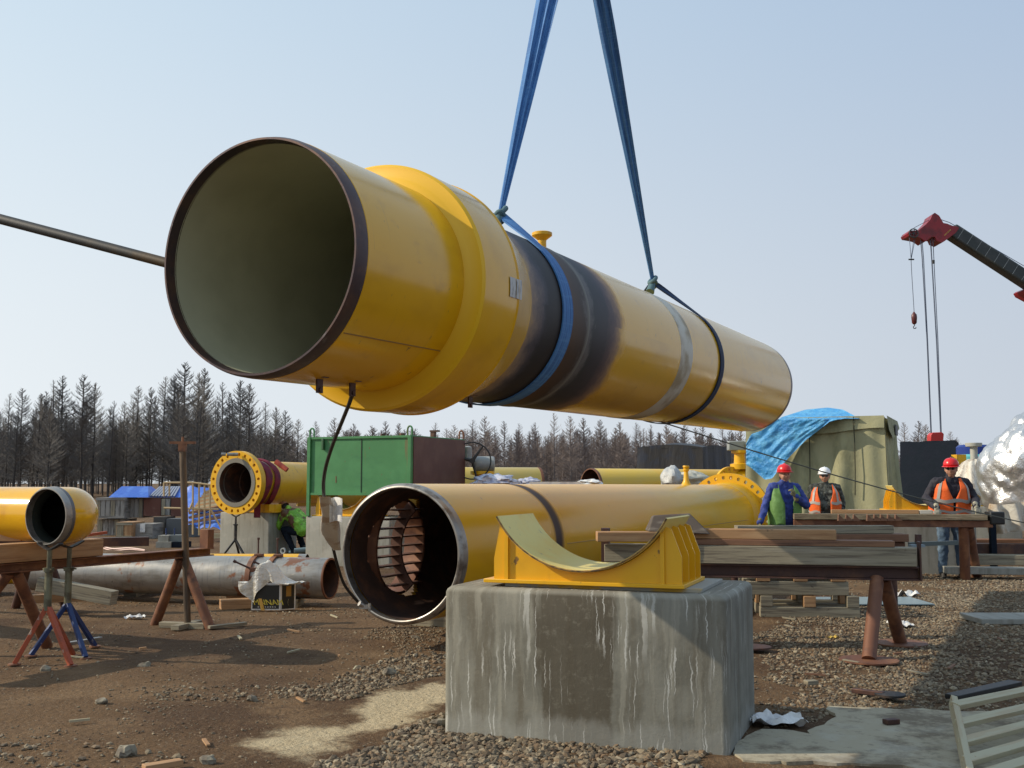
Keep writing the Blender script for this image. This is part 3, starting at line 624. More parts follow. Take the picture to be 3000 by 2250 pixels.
# ------------------------------------------------------------------ hanging pipe
def cyl_hit(px, py, C, a, R, far=False):      # where the view line meets a cylinder
    o = V((0, 0, CH)) - C; d = ray(px, py); d1 = d - a * d.dot(a); o1 = o - a * o.dot(a)
    A = d1.dot(d1); B = 2 * d1.dot(o1); c = o1.dot(o1) - R * R; D = B * B - 4 * A * c
    t = (-B + (1 if far else -1) * math.sqrt(max(D, 0))) / (2 * A); return V((0, 0, CH)) + d * t
HC = V((-1.276, 5.300, 2.576)); HA = V((.43587, .89986, .0166)).normalized(); HL = 10.17; HR = .61
_, HS, HU = frame(HA)
hp = thing('hanging_pipe', 'huge yellow pipe with a stepped collar, hanging from two blue slings, open end in front', 'pipe', HC)
burn = ((0, YEL), (1.70, YEL), (1.86, (.55, .34, .09)), (2.0, (.22, .16, .13)), (2.12, (.05, .045, .06)), (2.22, (.012, .011, .014)), (2.45, (.022, .016, .012)), (2.62, (.075, .035, .014)), (2.86, (.04, .022, .014)), (2.97, (.13, .12, .115)), (3.05, (.02, .022, .026)), (3.30, (.035, .03, .038)), (3.42, (.10, .065, .065)), (3.56, (.30, .18, .11)), (3.72, YEL), (10.17, YEL))
cr_pts = burn
body_m = mat('burnt_yellow_coating', YEL, .2, coord='UV', spec=.42, ramp=(cr_pts, 10.17, .5), layers=[
    dict(c=CHALK, s=(.5, 5, 1), lo=.42, hi=.75, m=.25), dict(c=(.5, .25, .01), s=(1.2, 9, 1), lo=.5, hi=.75, m=.45), dict(c=(.09, .06, .04), s=(18, 30, 1), lo=.68, hi=.73, m=.6), dict(c=(.30, .17, .04), s=(26, 2.5, 1), lo=.62, hi=.72, m=.4), dict(c=(.42, .22, .03), s=(4, 22, 1), lo=.58, hi=.75, m=.35)], bump=((3, 12, 1), .08, .01), rvar=.05, coat=.12)
body = MB().lathe([(.085, .606), (.09, .611), (1.0, .611)] + [(1.0 + k * .25, .611) for k in range(1, 36)] + [(10.02, .611)], HC, HA, 128)
build('pipe_wall', body, body_m, hp)
build('steel_rim', MB().lathe([(.07, .583), (.0, .588), (0, .598), (.035, .6085), (.085, .6095)], HC, HA, 128), rim_steel, hp)
build('steel_rim', MB().lathe([(10.02, .6095), (10.14, .608), (10.17, .592), (10.17, .585), (10.1, .585)], HC, HA, 96), rim_steel, hp)
build('inner_lining', MB().lathe([(.06, .5825), (.075, .585), (3.0, .585), (3.0, .58), (3.03, .58), (3.03, .585), (10.12, .585)], HC, HA, 96, flip=True), lining, hp)
collar_m = mat('yellow_collar_coating', YEL, .2, layers=[dict(c=CHALK, s=1.2, lo=.42, hi=.75, m=.35), dict(c=(.5, .25, .01), s=3, lo=.5, hi=.75, m=.4)], bump=(5, .08, .01), coat=.25)
plate_m = mat('bright_yellow_collar_face', (.80, .47, .008), .45)
build('collar', MB().lathe([(1.085, .7295), (1.09, .73), (1.51, .728), (1.515, .735), (1.53, .725), (1.56, .715), (1.95, .613)], HC, HA, 128, ), collar_m, hp)
build('collar_face', MB().lathe([(1.05, .611), (1.06, .645), (1.066, .655), (1.068, .715), (1.085, .7295)], HC, HA, 128), plate_m, hp)
build('weld_seam', MB().lathe([(10.17 * 0 + s_, r_) for s_, r_ in ((5.17, .6115), (5.19, .614), (5.52, .6142), (5.54, .6115))], HC, HA, 96), white_tape, hp)
for s_ in (2.93,):
    build('weld_seam', MB().lathe([(s_ - .02, .611), (s_ - .008, .616), (s_ + .008, .616), (s_ + .02, .611)], HC, HA, 96), mat('weld_bead', (.2, .19, .17), .6, .4), hp)
# longitudinal weld line, darker and browner than the coating
for s0, s1, an in ((.1, 1.04, -.72),):
    pts = [HC + HA * s + (HS * math.cos(an) + HU * math.sin(an)) * .6115 for s in np.linspace(s0, s1, 12)]
    build('weld_seam', MB().path(pts, .0035, 6), mat('seam_ochre', (.28, .14, .02), .6), hp)
# nozzle on top
nb_ = HC + HA * 3.62 + HU * .56 - HS * .06
build('nozzle', MB().lathe([(0, .035), (.2, .034), (.215, .05), (.235, .078), (.24, .082), (.262, .082), (.268, .07), (.275, .02), (.275, .001)], nb_, HU, 28), paint_yellow, hp)
# plates on the collar, brackets below
q = cyl_hit(1500, 843, HC, HA, .73); an = math.atan2((q - HC).dot(HU), (q - HC).dot(HS)); sv = (q - HC).dot(HA)
lab = mat('grey_metal_plate', (.4, .39, .37), .35, .5, layers=[dict(c=(.2, .2, .2), s=(60, 60, 20), lo=.5, hi=.6, m=.8)])
pm = MB(); 
for s_ in (sv - .03, sv + .055):
    pm.lathe([(s_, .734), (s_ + .075, .734)], HC, HA, 6, an - .075, an + .085)
build('data_plate', pm, lab, hp)
lug = None
for px, py in ((945, 1128), (1031, 1132), (1372, 1176)):
    R_ = .611 if px < 1300 else .611
    C_ = V(HC); best = None
    s_ = {945: .36, 1031: .66, 1372: 2.02}[px]
    d = (-HU * .97 + HS * .0).normalized()
    base = HC + HA * s_ + d * (R_ - .005) + HS * .13
    mb = MB(); mb.box(base - HU * .02, (.05, .010, .085), (HA, HS, HU)); mb.box(base + HU * .02 + HS * .02, (.05, .045, .008), (HA, HS, HU)); mb.tube(base - HU * .045 - HS * .012, base - HU * .045 + HS * .012, .012, n=8)
    build('bracket', mb, rust_dark, hp)

# ------------------------------------------------------------------ slings
HOOK = P(1690, -401, 9.3)
def ribbon(mb, pts, wd, ws, th=.006, fold=0, nf=6):
    n = len(pts); b = len(mb.v); L = 0; m = nf + 1
    for side in (1, -1):
        for i in range(n):
            t = (pts[min(i + 1, n - 1)] - pts[max(i - 1, 0)]).normalized(); wv = wd[i] - t * wd[i].dot(t); wv.normalize(); nn = t.cross(wv)
            for j in range(m):
                x = j / nf - .5; f = fold * math.cos(j * math.pi) * (1 if callable(ws) or True else 1)
                mb.v.append(pts[i] + wv * (x * ws[i]) + nn * (f * ws[i] + side * th / 2))
    o2 = n * m; D = [0]
    for i in range(1, n): D.append(D[-1] + (pts[i] - pts[i - 1]).length)
    for i in range(n - 1):
        for j in range(nf):
            a = b + i * m + j; uv = [(D[i], j / nf * .2), (D[i], (j + 1) / nf * .2), (D[i + 1], (j + 1) / nf * .2), (D[i + 1], j / nf * .2)]
            mb.quad([a, a + 1, a + m + 1, a + m], uv); a += o2; mb.quad([a + m, a + m + 1, a + 1, a], uv[::-1])
        for j in (0, nf):
            a = b + i * m + j; mb.quad([a, a + m, a + m + o2, a + o2], [(D[i], 0), (D[i + 1], 0), (D[i + 1], .01), (D[i], .01)])
def sling(K, s_loop, w, label, m_leg, m_loop, w_top, w_bot, toside):
    t = thing('webbing_sling', label, 'sling', K, None)
    C0 = HC + HA * s_loop; R = HR + .012
    ku, kv = (K - C0).dot(HS), (K - C0).dot(HU); D = math.hypot(ku, kv); ph = math.atan2(kv, ku); be = math.acos(R / D)
    al = (K - C0).dot(HA)
    pts = []; ws = []; wd = []
    A0 = ph - be; A1 = ph + be - 2 * math.pi
    T0 = C0 + (HS * math.cos(A0) + HU * math.sin(A0)) * R; T1 = C0 + (HS * math.cos(A1) + HU * math.sin(A1)) * R
    for i in range(9): f = i / 8; pts.append(K.lerp(T0, f)); ws.append(w * (.38 + .62 * min(1, f * 1.15) ** 1.3)); wd.append((HA * (f + .12) + HS * (1 - f) * .5).normalized())
    for i in range(1, 60): a = A0 + (A1 - A0) * i / 60; pts.append(C0 + (HS * math.cos(a) + HU * math.sin(a)) * R); ws.append(w); wd.append(HA)
    for i in range(9): f = 1 - i / 8; pts.append(K.lerp(T1, f)); ws.append(w * (.38 + .62 * f)); wd.append((HA * (f + .12) + HS * (1 - f) * .5).normalized())
    mb = MB(); ribbon(mb, pts, wd, ws, .010, 0, 4); build('choke_loop', mb, m_loop, t, smooth=50)
    mb = MB(); n = 30; pts = [K.lerp(HOOK, i / n) for i in range(n + 1)]
    vd = (V((1, 0, 0)) + V((0, .5, 0))).normalized()
    ws = [w_bot + (w_top - w_bot) * min(1, (i / n) / .62) for i in range(n + 1)]
    tw = [Matrix.Rotation(.5 - 1.1 * i / n, 3, 'Z') @ V((1, .1, 0)) for i in range(n + 1)]
    ribbon(mb, pts, tw, ws, .012, .10, 5)
    off = (HOOK - K).normalized().cross(V((0, 1, 0))) * .0 + V((0, .035, 0))
    ribbon(mb, [p + off for p in pts], tw, [q_ * .92 for q_ in ws], .012, -.10, 3)
    build('vertical_leg', mb, m_leg, t, smooth=30)
    mb = MB(); dn = (HOOK - K).normalized()
    ring = [K + dn * .02 + (V((math.cos(a), 0, 0)) * w_bot * .95 + V((0, math.sin(a), 0)) * .05 + V((0, 0, math.sin(a * 1 + 1) * .035))) for a in np.linspace(0, 2 * math.pi, 20, endpoint=False)]
    mb.path(ring, .021, 8, closed=True)
    ring = [K - dn * .025 + (V((math.cos(a), 0, 0)) * w_bot * .8 + V((0, math.sin(a), 0)) * .04 + V((0, 0, -math.sin(a) * .03))) for a in np.linspace(0, 2 * math.pi, 20, endpoint=False)]
    mb.path(ring, .019, 8, closed=True)
    # the tail of the eye laid down to the pipe on the far side
    mb.tube(K - dn * .0, K + HA * toside - HU * .12, .03, .045, 10)
    build('choke_knot', mb, teal_web, t, smooth=60)
    return t
sling(P(1466, 628, 7.70), 2.52, .165, 'broad bright blue lifting sling choked round the burnt band of the hanging pipe', blue_web, blue_web, .20, .036, -.1)
sling(P(1913, 826, 11.05), 6.55, .125, 'darker blue lifting sling choked round the far part of the hanging pipe', blue_web, dark_web, .16, .036, -.1)

# dark bar behind, tag rope, hanging cable
bar = MB().tube(P(-420, 531, 7.4), P(575, 793, 6.35), .036, .031, 14)
single('steel_bar', bar, mat('rusting_dark_bar', (.03, .032, .034), .6, .2, layers=[dict(c=(.07, .045, .02), s=2.2, lo=.45, hi=.65), dict(c=(.02, .022, .025), s=6, lo=.45, hi=.7, m=.7)], bump=(30, .3, .003)), 'long dark rusting bar sloping down against the open end of the hanging pipe', 'steel bar')
A_, B_ = HC + HA * 6.3 - HU * .60, P(3300, 1592, 13.2)
pts = [A_.lerp(B_, t) + V((0, 0, -.10 * math.sin(t * math.pi))) for t in np.linspace(0, 1, 24)]
single('tag_rope', MB().path(pts, .0072, 6), mat('grey_green_rope', (.12, .12, .10), .9), 'thin grey tag rope stretched from below the hanging pipe to the right, past the men', 'rope')
def P_(l): return [P(a, b, y) for a, b, y in l]
def smoothp(pts, n=6):
    out = []
    for i in range(len(pts) - 1):
        p0 = pts[max(i - 1, 0)]; p1 = pts[i]; p2 = pts[i + 1]; p3 = pts[min(i + 2, len(pts) - 1)]
        for k in range(n):
            t = k / n; out.append(.5 * ((2 * p1) + (p2 - p0) * t + (2 * p0 - 5 * p1 + 4 * p2 - p3) * t * t + (-p0 + 3 * p1 - 3 * p2 + p3) * t ** 3))
    return out + [pts[-1]]
cab = thing('welding_cable', 'black cable hanging from the big pipe, wrapped in white plastic, clamped to the pipe below', 'cable', P(1031, 1158, 6.1))
build('wire', MB().path(smoothp(P_([(1033, 1150, 6.08), (1024, 1180, 6.2), (1002, 1235, 6.4), (972, 1310, 6.8), (952, 1380, 7.2), (948, 1440, 7.6), (960, 1520, 8.1), (975, 1600, 8.6), (990, 1660, 8.9), (1010, 1715, 9.1), (1048, 1763, 9.25)])), .0125, 8), rubber, cab)
wrap = MB()
prof = [(946, 1455, 30), (950, 1475, 34), (960, 1500, 44), (962, 1530, 52), (966, 1560, 56), (972, 1590, 40), (982, 1612, 22)]
def wrapf(u, v):
    i = min(int(v * (len(prof) - 1)), len(prof) - 2); f = v * (len(prof) - 1) - i
    a, b, c = (prof[i][k] * (1 - f) + prof[i + 1][k] * f for k in range(3)); r = c / F * 8.0 * .5; an = u * 2 * math.pi
    p = P(a + 6, b, 7.6 + v * 1.0); k = 1 + .22 * noise.noise(V((math.cos(an) * 1.5, math.sin(an) * 1.5, v * 4))) + .1 * math.cos(an * 3 + v * 4)
    return p + V((math.cos(an) * r * k, math.sin(an) * r * k * .8, 0))
wrap.grid(wrapf, 28, 16)
wr = build('plastic_wrap', wrap, mat('bubble_wrap', (.58, .54, .48), .35, layers=[dict(c=(.36, .25, .17), s=(5, 5, 12), lo=.5, hi=.62, m=.8)], bump=(60, .6, .01)), cab, smooth=60)
flap = MB(); flap.grid(lambda u, v: P(965 + 38 * u, 1462 + 70 * v - 6 * math.sin(u * 3), 7.75 + .06 * math.sin(u * 5)), 8, 8)
build('plastic_wrap', flap, plastic, cab, smooth=60)
cl = MB(); k_ = P(1052, 1768, 9.28); cl.tube(k_, k_ + V((.07, .05, -.05)), .022, n=10); cl.box(k_ + V((.05, .02, -.03)), (.10, .03, .035)); cl.tube(k_ + V((.09, 0, .0)), k_ + V((.09, 0, -.06)), .012)
build('clamp', cl, bright_steel, cab)

# ------------------------------------------------------------------ pipe on the ground with barred opening
GC = V((-.980, 9.517, .834)); GA = V((.4184, .9083, -.002)).normalized(); GL = 12.05
_, GS, GU = frame(GA)
gp_ = thing('ground_pipe', 'long yellow pipe lying low across the yard, rusty bars visible inside its open end', 'pipe', GC)
hole = cyl_hit(1145, 1590, GC, GA, .60, True); hs_ = (hole - GC).dot(GA); hd = (hole - GC - GA * hs_); hd = V((hd.x, hd.y, hd.z * .35)).normalized()
hc = GC + GA * hs_ + hd * .6; hv = GA.cross(hd).normalized(); HRAD = .46
def in_hole(p):
    q = p - GC
    if q.dot(hd) < .1: return False
    r = p - hc; return math.hypot(r.dot(GA), r.dot(hv)) < HRAD
gring = ((0, YEL), (2.05, YEL), (2.10, (.07, .045, .04)), (2.25, (.045, .03, .03)), (2.30, (.3, .17, .05)), (2.36, YEL), (12, YEL))
gm_ = mat('ground_pipe_coating', YEL, .24, coord='UV', ramp=(gring, 12.05, .02), layers=[dict(c=(.62, .43, .10), s=(.35, 3, 1), lo=.42, hi=.66, m=.45), dict(c=(.66, .33, .012), s=(.6, 5, 1), lo=.5, hi=.7, m=.6), dict(c=(.14, .09, .04), s=(14, 30, 1), lo=.69, hi=.75, m=.6)], bump=((3, 12, 1), .1, .01), rvar=.08, spec=.2)
st = [.115] + [.14 + k * .035 for k in range(50)] + [2 + k * .5 for k in range(21)]
build('pipe_wall', MB().lathe([(s, .61) for s in st], GC, GA, 128, skip=in_hole), gm_, gp_)
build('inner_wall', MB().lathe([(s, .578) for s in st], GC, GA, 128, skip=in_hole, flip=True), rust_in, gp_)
build('steel_rim', MB().lathe([(.10, .578), (.05, .576), (0, .572), (-.004, .580), (.0, .592), (.018, .604), (.03, .6125), (.115, .6125)], GC, GA, 128), bright_steel, gp_)
# branch stub round the opening
build('branch_stub', MB().lathe([(-.12, HRAD - .03), (.10, HRAD - .03), (.10, HRAD - .001), (-.12, HRAD - .001)], hc, hd, 64), rust, gp_)
bars = []
for k in range(-4, 5):
    z_ = k * .088; hw = math.sqrt(max((HRAD - .02) ** 2 - z_ ** 2, .01))
    c = GC + GA * hs_ + hd * math.sqrt(.60 ** 2 - z_ ** 2) * 1.0 + hv * z_ * (1 if hv.z > 0 else -1)
    build('guide_bar', MB().box(c - hd * .05, (hw * 2, .11, .014), (GA, hd, hv)), rust_bar, gp_, bevel=.004)
rib = MB(); pr = []
for k in range(25):
    a = -1 + 2 * k / 24; an = a * .80; pr.append((an))
for i in range(24):
    for_ = []
    a0, a1 = pr[i], pr[i + 1]
    def rp(an, r): return GC + GA * hs_ + (hd * math.cos(an) + hv * math.sin(an)) * r
    p = [rp(a0, .48) - GA * .012, rp(a0, .592) - GA * .012, rp(a0, .592) + GA * .012, rp(a0, .48) + GA * .012, rp(a1, .48) - GA * .012, rp(a1, .592) - GA * .012, rp(a1, .592) + GA * .012, rp(a1, .48) + GA * .012]
    rib.hexa(p)
build('curved_rib', rib, rust_bar, gp_)
# flange at the far end with bolt holes
def flange_mesh(mb, C, a, R, r, th, nb, rb, hr, up=Z, nseg=None):
    _, s_, u_ = frame(a, up); per = 6; n = nb * per
    b = len(mb.v)
    def pt(k, rad, t): an = 2 * math.pi * k / n; return C + a * t + (s_ * math.cos(an) + u_ * math.sin(an)) * rad
    mb.lathe([(th, R), (th, rb + hr * 1.6)], C, a, n, up=up); mb.lathe([(th, rb - hr * 1.6), (th, r)], C, a, n, up=up)
    mb.lathe([(0, rb + hr * 1.6), (0, R), (th, R)], C, a, n, up=up); mb.lathe([(th, r), (0, r), (0, rb - hr * 1.6)], C, a, n, up=up)
    for t, fl in ((0, 0), (th, 1)):
        for j in range(nb):
            a0 = 2 * math.pi * j / nb; a1 = 2 * math.pi * (j + 1) / nb; am = (a0 + a1) / 2
            def q(an, rad): return C + a * t + (s_ * math.cos(an) + u_ * math.sin(an)) * rad
            out = []
            for k in range(per + 1): out.append(q(a0 + (a1 - a0) * k / per, rb + hr * 1.6))
            for k in range(per, -1, -1): out.append(q(a0 + (a1 - a0) * k / per, rb - hr * 1.6))
            hcn = q(am, rb); tx = (-s_ * math.sin(am) + u_ * math.cos(am)); rx = (s_ * math.cos(am) + u_ * math.sin(am)); inn = []
            for p in out:
                d = p - hcn; x, y = d.dot(tx), d.dot(rx); l = math.hypot(x, y); inn.append(hcn + (tx * x + rx * y) * (hr / l))
            b = len(mb.v); mb.v += out + inn; m = len(out)
            for k in range(m):
                kk = (k + 1) % m; f = [b + k, b + kk, b + m + kk, b + m + k]; mb.quad(f if fl else f[::-1])
            if not fl:
                b2 = len(mb.v); mb.v += inn + [p + a * th for p in inn]
                for k in range(m): kk = (k + 1) % m; mb.quad([b2 + k, b2 + kk, b2 + m + kk, b2 + m + k])
E_ = GC + GA * GL
build('neck', MB().lathe([(-.55, .611), (-.5, .618), (-.25, .64), (-.03, .66)], E_, GA, 96), paint_yellow, gp_)
fm = MB(); flange_mesh(fm, E_ - GA * .03, GA, .825, .58, .10, 32, .74, .034); build('flange', fm, paint_yellow, gp_)
vb = GC + GA * 9.2 + GU * .60
vv = MB(); vv.lathe([(0, .09), (.03, .07), (.08, .045), (.22, .035), (.24, .05), (.27, .05)], vb, GU, 20); vv.tube(vb + GU * .26 - GA * .03, vb + GU * .30 + GA * .16, .016, n=8); vv.lathe([(0, .04), (.03, .055), (.05, .05)], vb + GU * .27, GU, 14)
build('small_valve', vv, paint_yellow, gp_)
for an in (-.02,):
    pts = [GC + GA * s + (GS * math.cos(an) + GU * math.sin(an)) * .611 for s in np.linspace(2.4, 11, 14)]
    build('weld_seam', MB().path(pts, .005, 6), mat('pipe_seam', (.45, .28, .06), .5), gp_)
# sleepers under it
for s_ in (1.6, 6.0, 10.2):
    c = GC + GA * s_; c = V((c.x, c.y, .11)); single('timber_sleeper', MB().box(c, (1.5, .25, .22), (GS, GA, Z)), wood, 'squared timber sleeper lying under the long low yellow pipe', 'timber', 'sleepers under the low yellow pipe', bevel=.01)
# ------------------------------------------------------------------ concrete blocks and saddles
def block(name, c0, U, W, w, d, h, m, label, ch=.035, group=None):
    # rounded upright block: c0 = front left foot, U along the front, W into the depth
    mb = MB(); r = ch
    out = []
    for (cx, cy, a0) in ((r, r, 180), (w - r, r, 270), (w - r, d - r, 0), (r, d - r, 90)):
        for k in range(4): an = math.radians(a0 + 30 * k); out.append((cx + r * math.cos(an), cy + r * math.sin(an)))
    lv = [(-.12, 0), (0, 0), (h * .25, 0), (h * .5, 0), (h * .75, 0), (h - ch, 0), (h - ch * .5, ch * .18), (h - ch * .12, ch * .6), (h, ch)]
    n = len(out); b0 = 0
    for z, ins in lv:
        for (x, y) in out:
            x2 = w / 2 + (x - w / 2) * (1 - ins / (w / 2)); y2 = d / 2 + (y - d / 2) * (1 - ins / (d / 2)); mb.v.append(c0 + U * x2 + W * y2 + Z * z)
    per = [0]
    for i in range(n): a, b = out[i], out[(i + 1) % n]; per.append(per[-1] + math.hypot(a[0] - b[0], a[1] - b[1]))
    for l in range(len(lv) - 1):
        for i in range(n):
            j = (i + 1) % n; mb.quad([l * n + i, l * n + j, (l + 1) * n + j, (l + 1) * n + i], [(per[i], lv[l][0]), (per[i + 1], lv[l][0]), (per[i + 1], lv[l + 1][0]), (per[i], lv[l + 1][0])])
    t = (len(lv) - 1) * n; mb.quad([t + i for i in range(n)], [(out[i][0], out[i][1] + 2) for i in range(n)])
    return single(name, mb, m, label, 'concrete block', group, smooth=50)
def saddle(c0, U, W, zb, s, label, group=None, w=1.19, R=.58, sag=.075):
    t = thing('pipe_saddle', label, 'pipe saddle', c0 + Z * zb, group)
    o = c0 + Z * zb; d = .62 * s; w = w * s; R = R * s; th = .012 * s
    def q(x, y, z): return o + U * x + W * y + Z * z
    mb = MB(); mb.box(q(w / 2, d / 2, .011), (w, d, .022), (U, W, Z)); build('base_plate', mb, paint_yellow, t, bevel=.003)
    cx = w * .50; zc = (sag * s) + R; amax = math.radians(62)
    arc = [(cx + R * math.sin(a), zc - R * math.cos(a)) for a in np.linspace(-amax, amax, 33)]
    aw = math.radians(57)
    arcw = [(cx + (R + .004) * math.sin(a), zc - (R + .004) * math.cos(a)) for a in np.linspace(-aw, aw, 25)]
    zl, zr = arcw[0][1], arcw[-1][1]
    for y in (.035, d * .36, d * .66, d - .05):
        poly = [(w * .045, .022), (w * .045, .14 * s), (arcw[0][0] - .015 * s, zl - .01)] + arcw + [(arcw[-1][0] + .03 * s, zr - .01), (w * .985, .17 * s), (w * .985, .022)]
        mb = MB(); mb.prism([q(x, y, z) for x, z in poly][::-1], W * th); build('web_plate', mb, paint_yellow, t, smooth=20)
    for x, zt in ((arcw[0][0] + .03, zl - .045 * s), (arcw[-1][0] - .02, zr - .03 * s)):
        mb = MB(); mb.hexa([q(x - th, .018, .022), q(x + th, .018, .022), q(x + th, d - .03, .022), q(x - th, d - .03, .022), q(x - th, .018, zt), q(x + th, .018, zt), q(x + th, d - .03, zt), q(x - th, d - .03, zt)]); build('stiffener', mb, paint_yellow, t)
    mb = MB(); y0, y1 = -.015, d - .01; tk = .014 * s
    n = len(arc); b = len(mb.v)
    for rr in (0, 1):
        for y in (y0, y1):
            for k, a in enumerate(np.linspace(-amax, amax, n)):
                r2 = R - tk * rr; mb.v.append(q(cx + r2 * math.sin(a), y, zc - r2 * math.cos(a)))
    for k in range(n - 1):
        mb.quad([k, k + 1, n + k + 1, n + k]); mb.quad([2 * n + k, 3 * n + k, 3 * n + k + 1, 2 * n + k + 1])
        mb.quad([k, 2 * n + k, 2 * n + k + 1, k + 1]); mb.quad([n + k, n + k + 1, 3 * n + k + 1, 3 * n + k])
    mb.quad([0, n, 3 * n, 2 * n]); mb.quad([n - 1, 3 * n - 1, 4 * n - 1, 2 * n - 1])
    build('cradle_plate', mb, [faded_yellow], t, smooth=30)
    mb = MB()
    for i, a in enumerate(np.linspace(-amax, amax, 60)[:-1]):
        p0 = q(cx + (R - tk / 2) * math.sin(a), y0 - .002, zc - (R - tk / 2) * math.cos(a)); a2 = a + 2 * amax / 59; p1 = q(cx + (R - tk / 2) * math.sin(a2), y0 - .002, zc - (R - tk / 2) * math.cos(a2)); mb.tube(p0, p1, .0045 + .003 * abs(noise.noise(V((i * .7, 0, 0)))), n=5)
    build('rough_edge', mb, mat('flaking_rusty_edge', (.30, .17, .05), .7, layers=[dict(c=(.09, .05, .03), s=20, lo=.45, hi=.6)]), t, smooth=0)
    return t
BA = math.radians(-20.5); BU = V((math.cos(BA), math.sin(BA), 0)); BW = V((-math.sin(BA), math.cos(BA), 0))
B0 = V((-.40, 6.46, 0))
block('concrete_block', B0, BU, BW, 1.655, 1.0, .845, concrete, 'big streaked concrete block in the foreground carrying an empty yellow saddle')
single('shim_plate', MB().box(B0 + BU * .92 + BW * .46 + Z * .856, (1.16, .70, .022), (BU, BW, Z)), mat('grey_dusty_plate', (.3, .3, .27), .7, layers=[dict(c=(.5, .3, .03), s=3, lo=.5, hi=.65)]), 'thin grey steel plate on the foreground block, under the yellow saddle', 'steel plate', bevel=.003)
saddle(B0 + BU * .225 + BW * .06, BU, BW, .868, 1, 'empty yellow steel saddle with rusty edges on the foreground concrete block')

# ------------------------------------------------------------------ timber bench on the right
def disc_foot(mb, c, r): mb.lathe([(0, .001), (0, r), (.012, r), (.014, .001)], c, Z, 40)
t = thing('steel_trestle', 'rusty steel beam on splayed pipe legs with round foot plates, carrying the long grey timber', 'trestle', V((3.2, 9.4, 0)))
bL, bR = P(1775, 1652, 9.95), P(2690, 1665, 9.35)
bz = .68
p0 = V((bL.x, bL.y, bz)); p1 = V((bR.x, bR.y, bz)); bd = (p1 - p0).normalized(); bn = V((-bd.y, bd.x, 0))
mb = MB(); mb.beam(p0 + Z * .052, p1 + Z * .052, .16, .014); mb.beam(p0 - Z * .052, p1 - Z * .052, .16, .014); mb.beam(p0, p1, .012, .09)
build('beam', mb, rust_dark, t, bevel=.003)
for e in ((p1 + Z * .15 + bd * .012),):
    build('end_plate', MB().beam(e - Z * .21, e + Z * .12, .17, .014, up=bd), rust_dark, t)
for c, top in ((V((2.90, 8.95, 0)), p1 - bd * .34 - bn * .03), (V((3.49, 9.88, 0)), p1 - bd * .28 + bn * .05)):
    top = V((top.x, top.y, bz - .05)); build('leg', MB().tube(c + Z * .02, top, .058, n=20), rust, t); m2 = MB(); disc_foot(m2, c + Z * .012, .235); build('foot_plate', m2, rust, t)
for c, top in ((V((1.05, 9.6, 0)), p0 + bd * .35), (V((1.75, 10.35, 0)), p0 + bd * .42)):
    top = V((top.x, top.y, bz - .05)); build('leg', MB().tube(c + Z * .02, top, .058, n=20), rust, t); m2 = MB(); disc_foot(m2, c + Z * .012, .235); build('foot_plate', m2, rust, t)
mb = MB().beam(p0 + bd * .0 + Z * .04, p0 + bd * .0 + Z * .36, .10, .07, up=bd); build('stop_post', mb, rust_dark, t)
def lay(x0, x1, zb, h, w, off, m, label, tilt=0., name='timber', group=None, bev=.006):
    q0 = V((bL.x, bL.y, 0)) + bd * x0 + bn * off; q1 = V((bL.x, bL.y, 0)) + bd * x1 + bn * (off + tilt)
    return single(name, MB().beam(q0 + Z * (zb + h / 2), q1 + Z * (zb + h / 2), w, h), m, label, 'timber', group, bevel=bev)
Lb = (p1 - p0).length
lay(.0, Lb - .02, .742, .158, .20, .0, wood, 'long heavy grey weathered timber resting on the rusty beam, lowest of its stack')
lay(.78, Lb - .19, .902, .052, .20, .03, wood_brown, 'long reddish brown plank lying on the grey timber, right under the orange board')
lay(.74, 2.02, .956, .088, .15, .02, wood_tan, 'orange brown squared board on top of the plank stack, ending above the pallets')
lay(1.15, Lb - .1, .975, .075, .14, .62, wood, 'grey board with knots lying behind the orange board on the far rail', tilt=.35)
lay(1.35, Lb + .02, .90, .072, .22, .66, wood_brown, 'dark plank under the grey knotted board behind the stack', tilt=.34)
# far rail carrying those
t = thing('steel_trestle', 'dark rail on short posts behind the plank stack, mostly hidden', 'trestle', V((2.3, 10.6, 0)))
q0 = p0 + bn * .66 + bd * 1.3; q1 = p0 + bn * 1.0 + bd * (Lb)
build('beam', MB().beam(V((q0.x, q0.y, .85)), V((q1.x, q1.y, .85)), .12, .09), rust_dark, t)
for f in (-.12, .93): c = q0.lerp(q1, f); build('leg', MB().tube(V((c.x, c.y, 0)), V((c.x, c.y, .81)), .035), rust_dark, t)
for dx in (.52, .62):   # grey-brown cover shape resting at the saddle height (folded felt sheet)
    pass
fz = P(1905, 1535, 9.7)
mb = MB(); f0 = V((fz.x - .02, fz.y, 1.02)); f1 = V((fz.x + .52, fz.y - .1, 1.0)); up_ = V((fz.x + .16, fz.y, 1.16))
mb.hexa([f0 + V((0, .25, 0)), f0, f1, f1 + V((0, .3, 0)), up_ + V((-.1, .35, -.01)), up_ + V((-.12, .1, 0)), up_ + V((.20, .05, .02)), up_ + V((.25, .3, .0))])
single('roofing_sheet', mb, mat('dark_grey_felt', (.085, .07, .06), .85, layers=[dict(c=(.16, .14, .12), s=(3, 30, 30), lo=.5, hi=.65)], bump=(20, .4, .01)), 'dark folded sheet piled on the planks, behind the right tip of the yellow saddle', 'sheet', bevel=.01)
single('timber', MB().box(V((fz.x - .1, fz.y + .05, .975)), (.75, .2, .085)), wood_tan, 'short orange board under the dark folded sheet behind the yellow saddle', 'timber', bevel=.005)
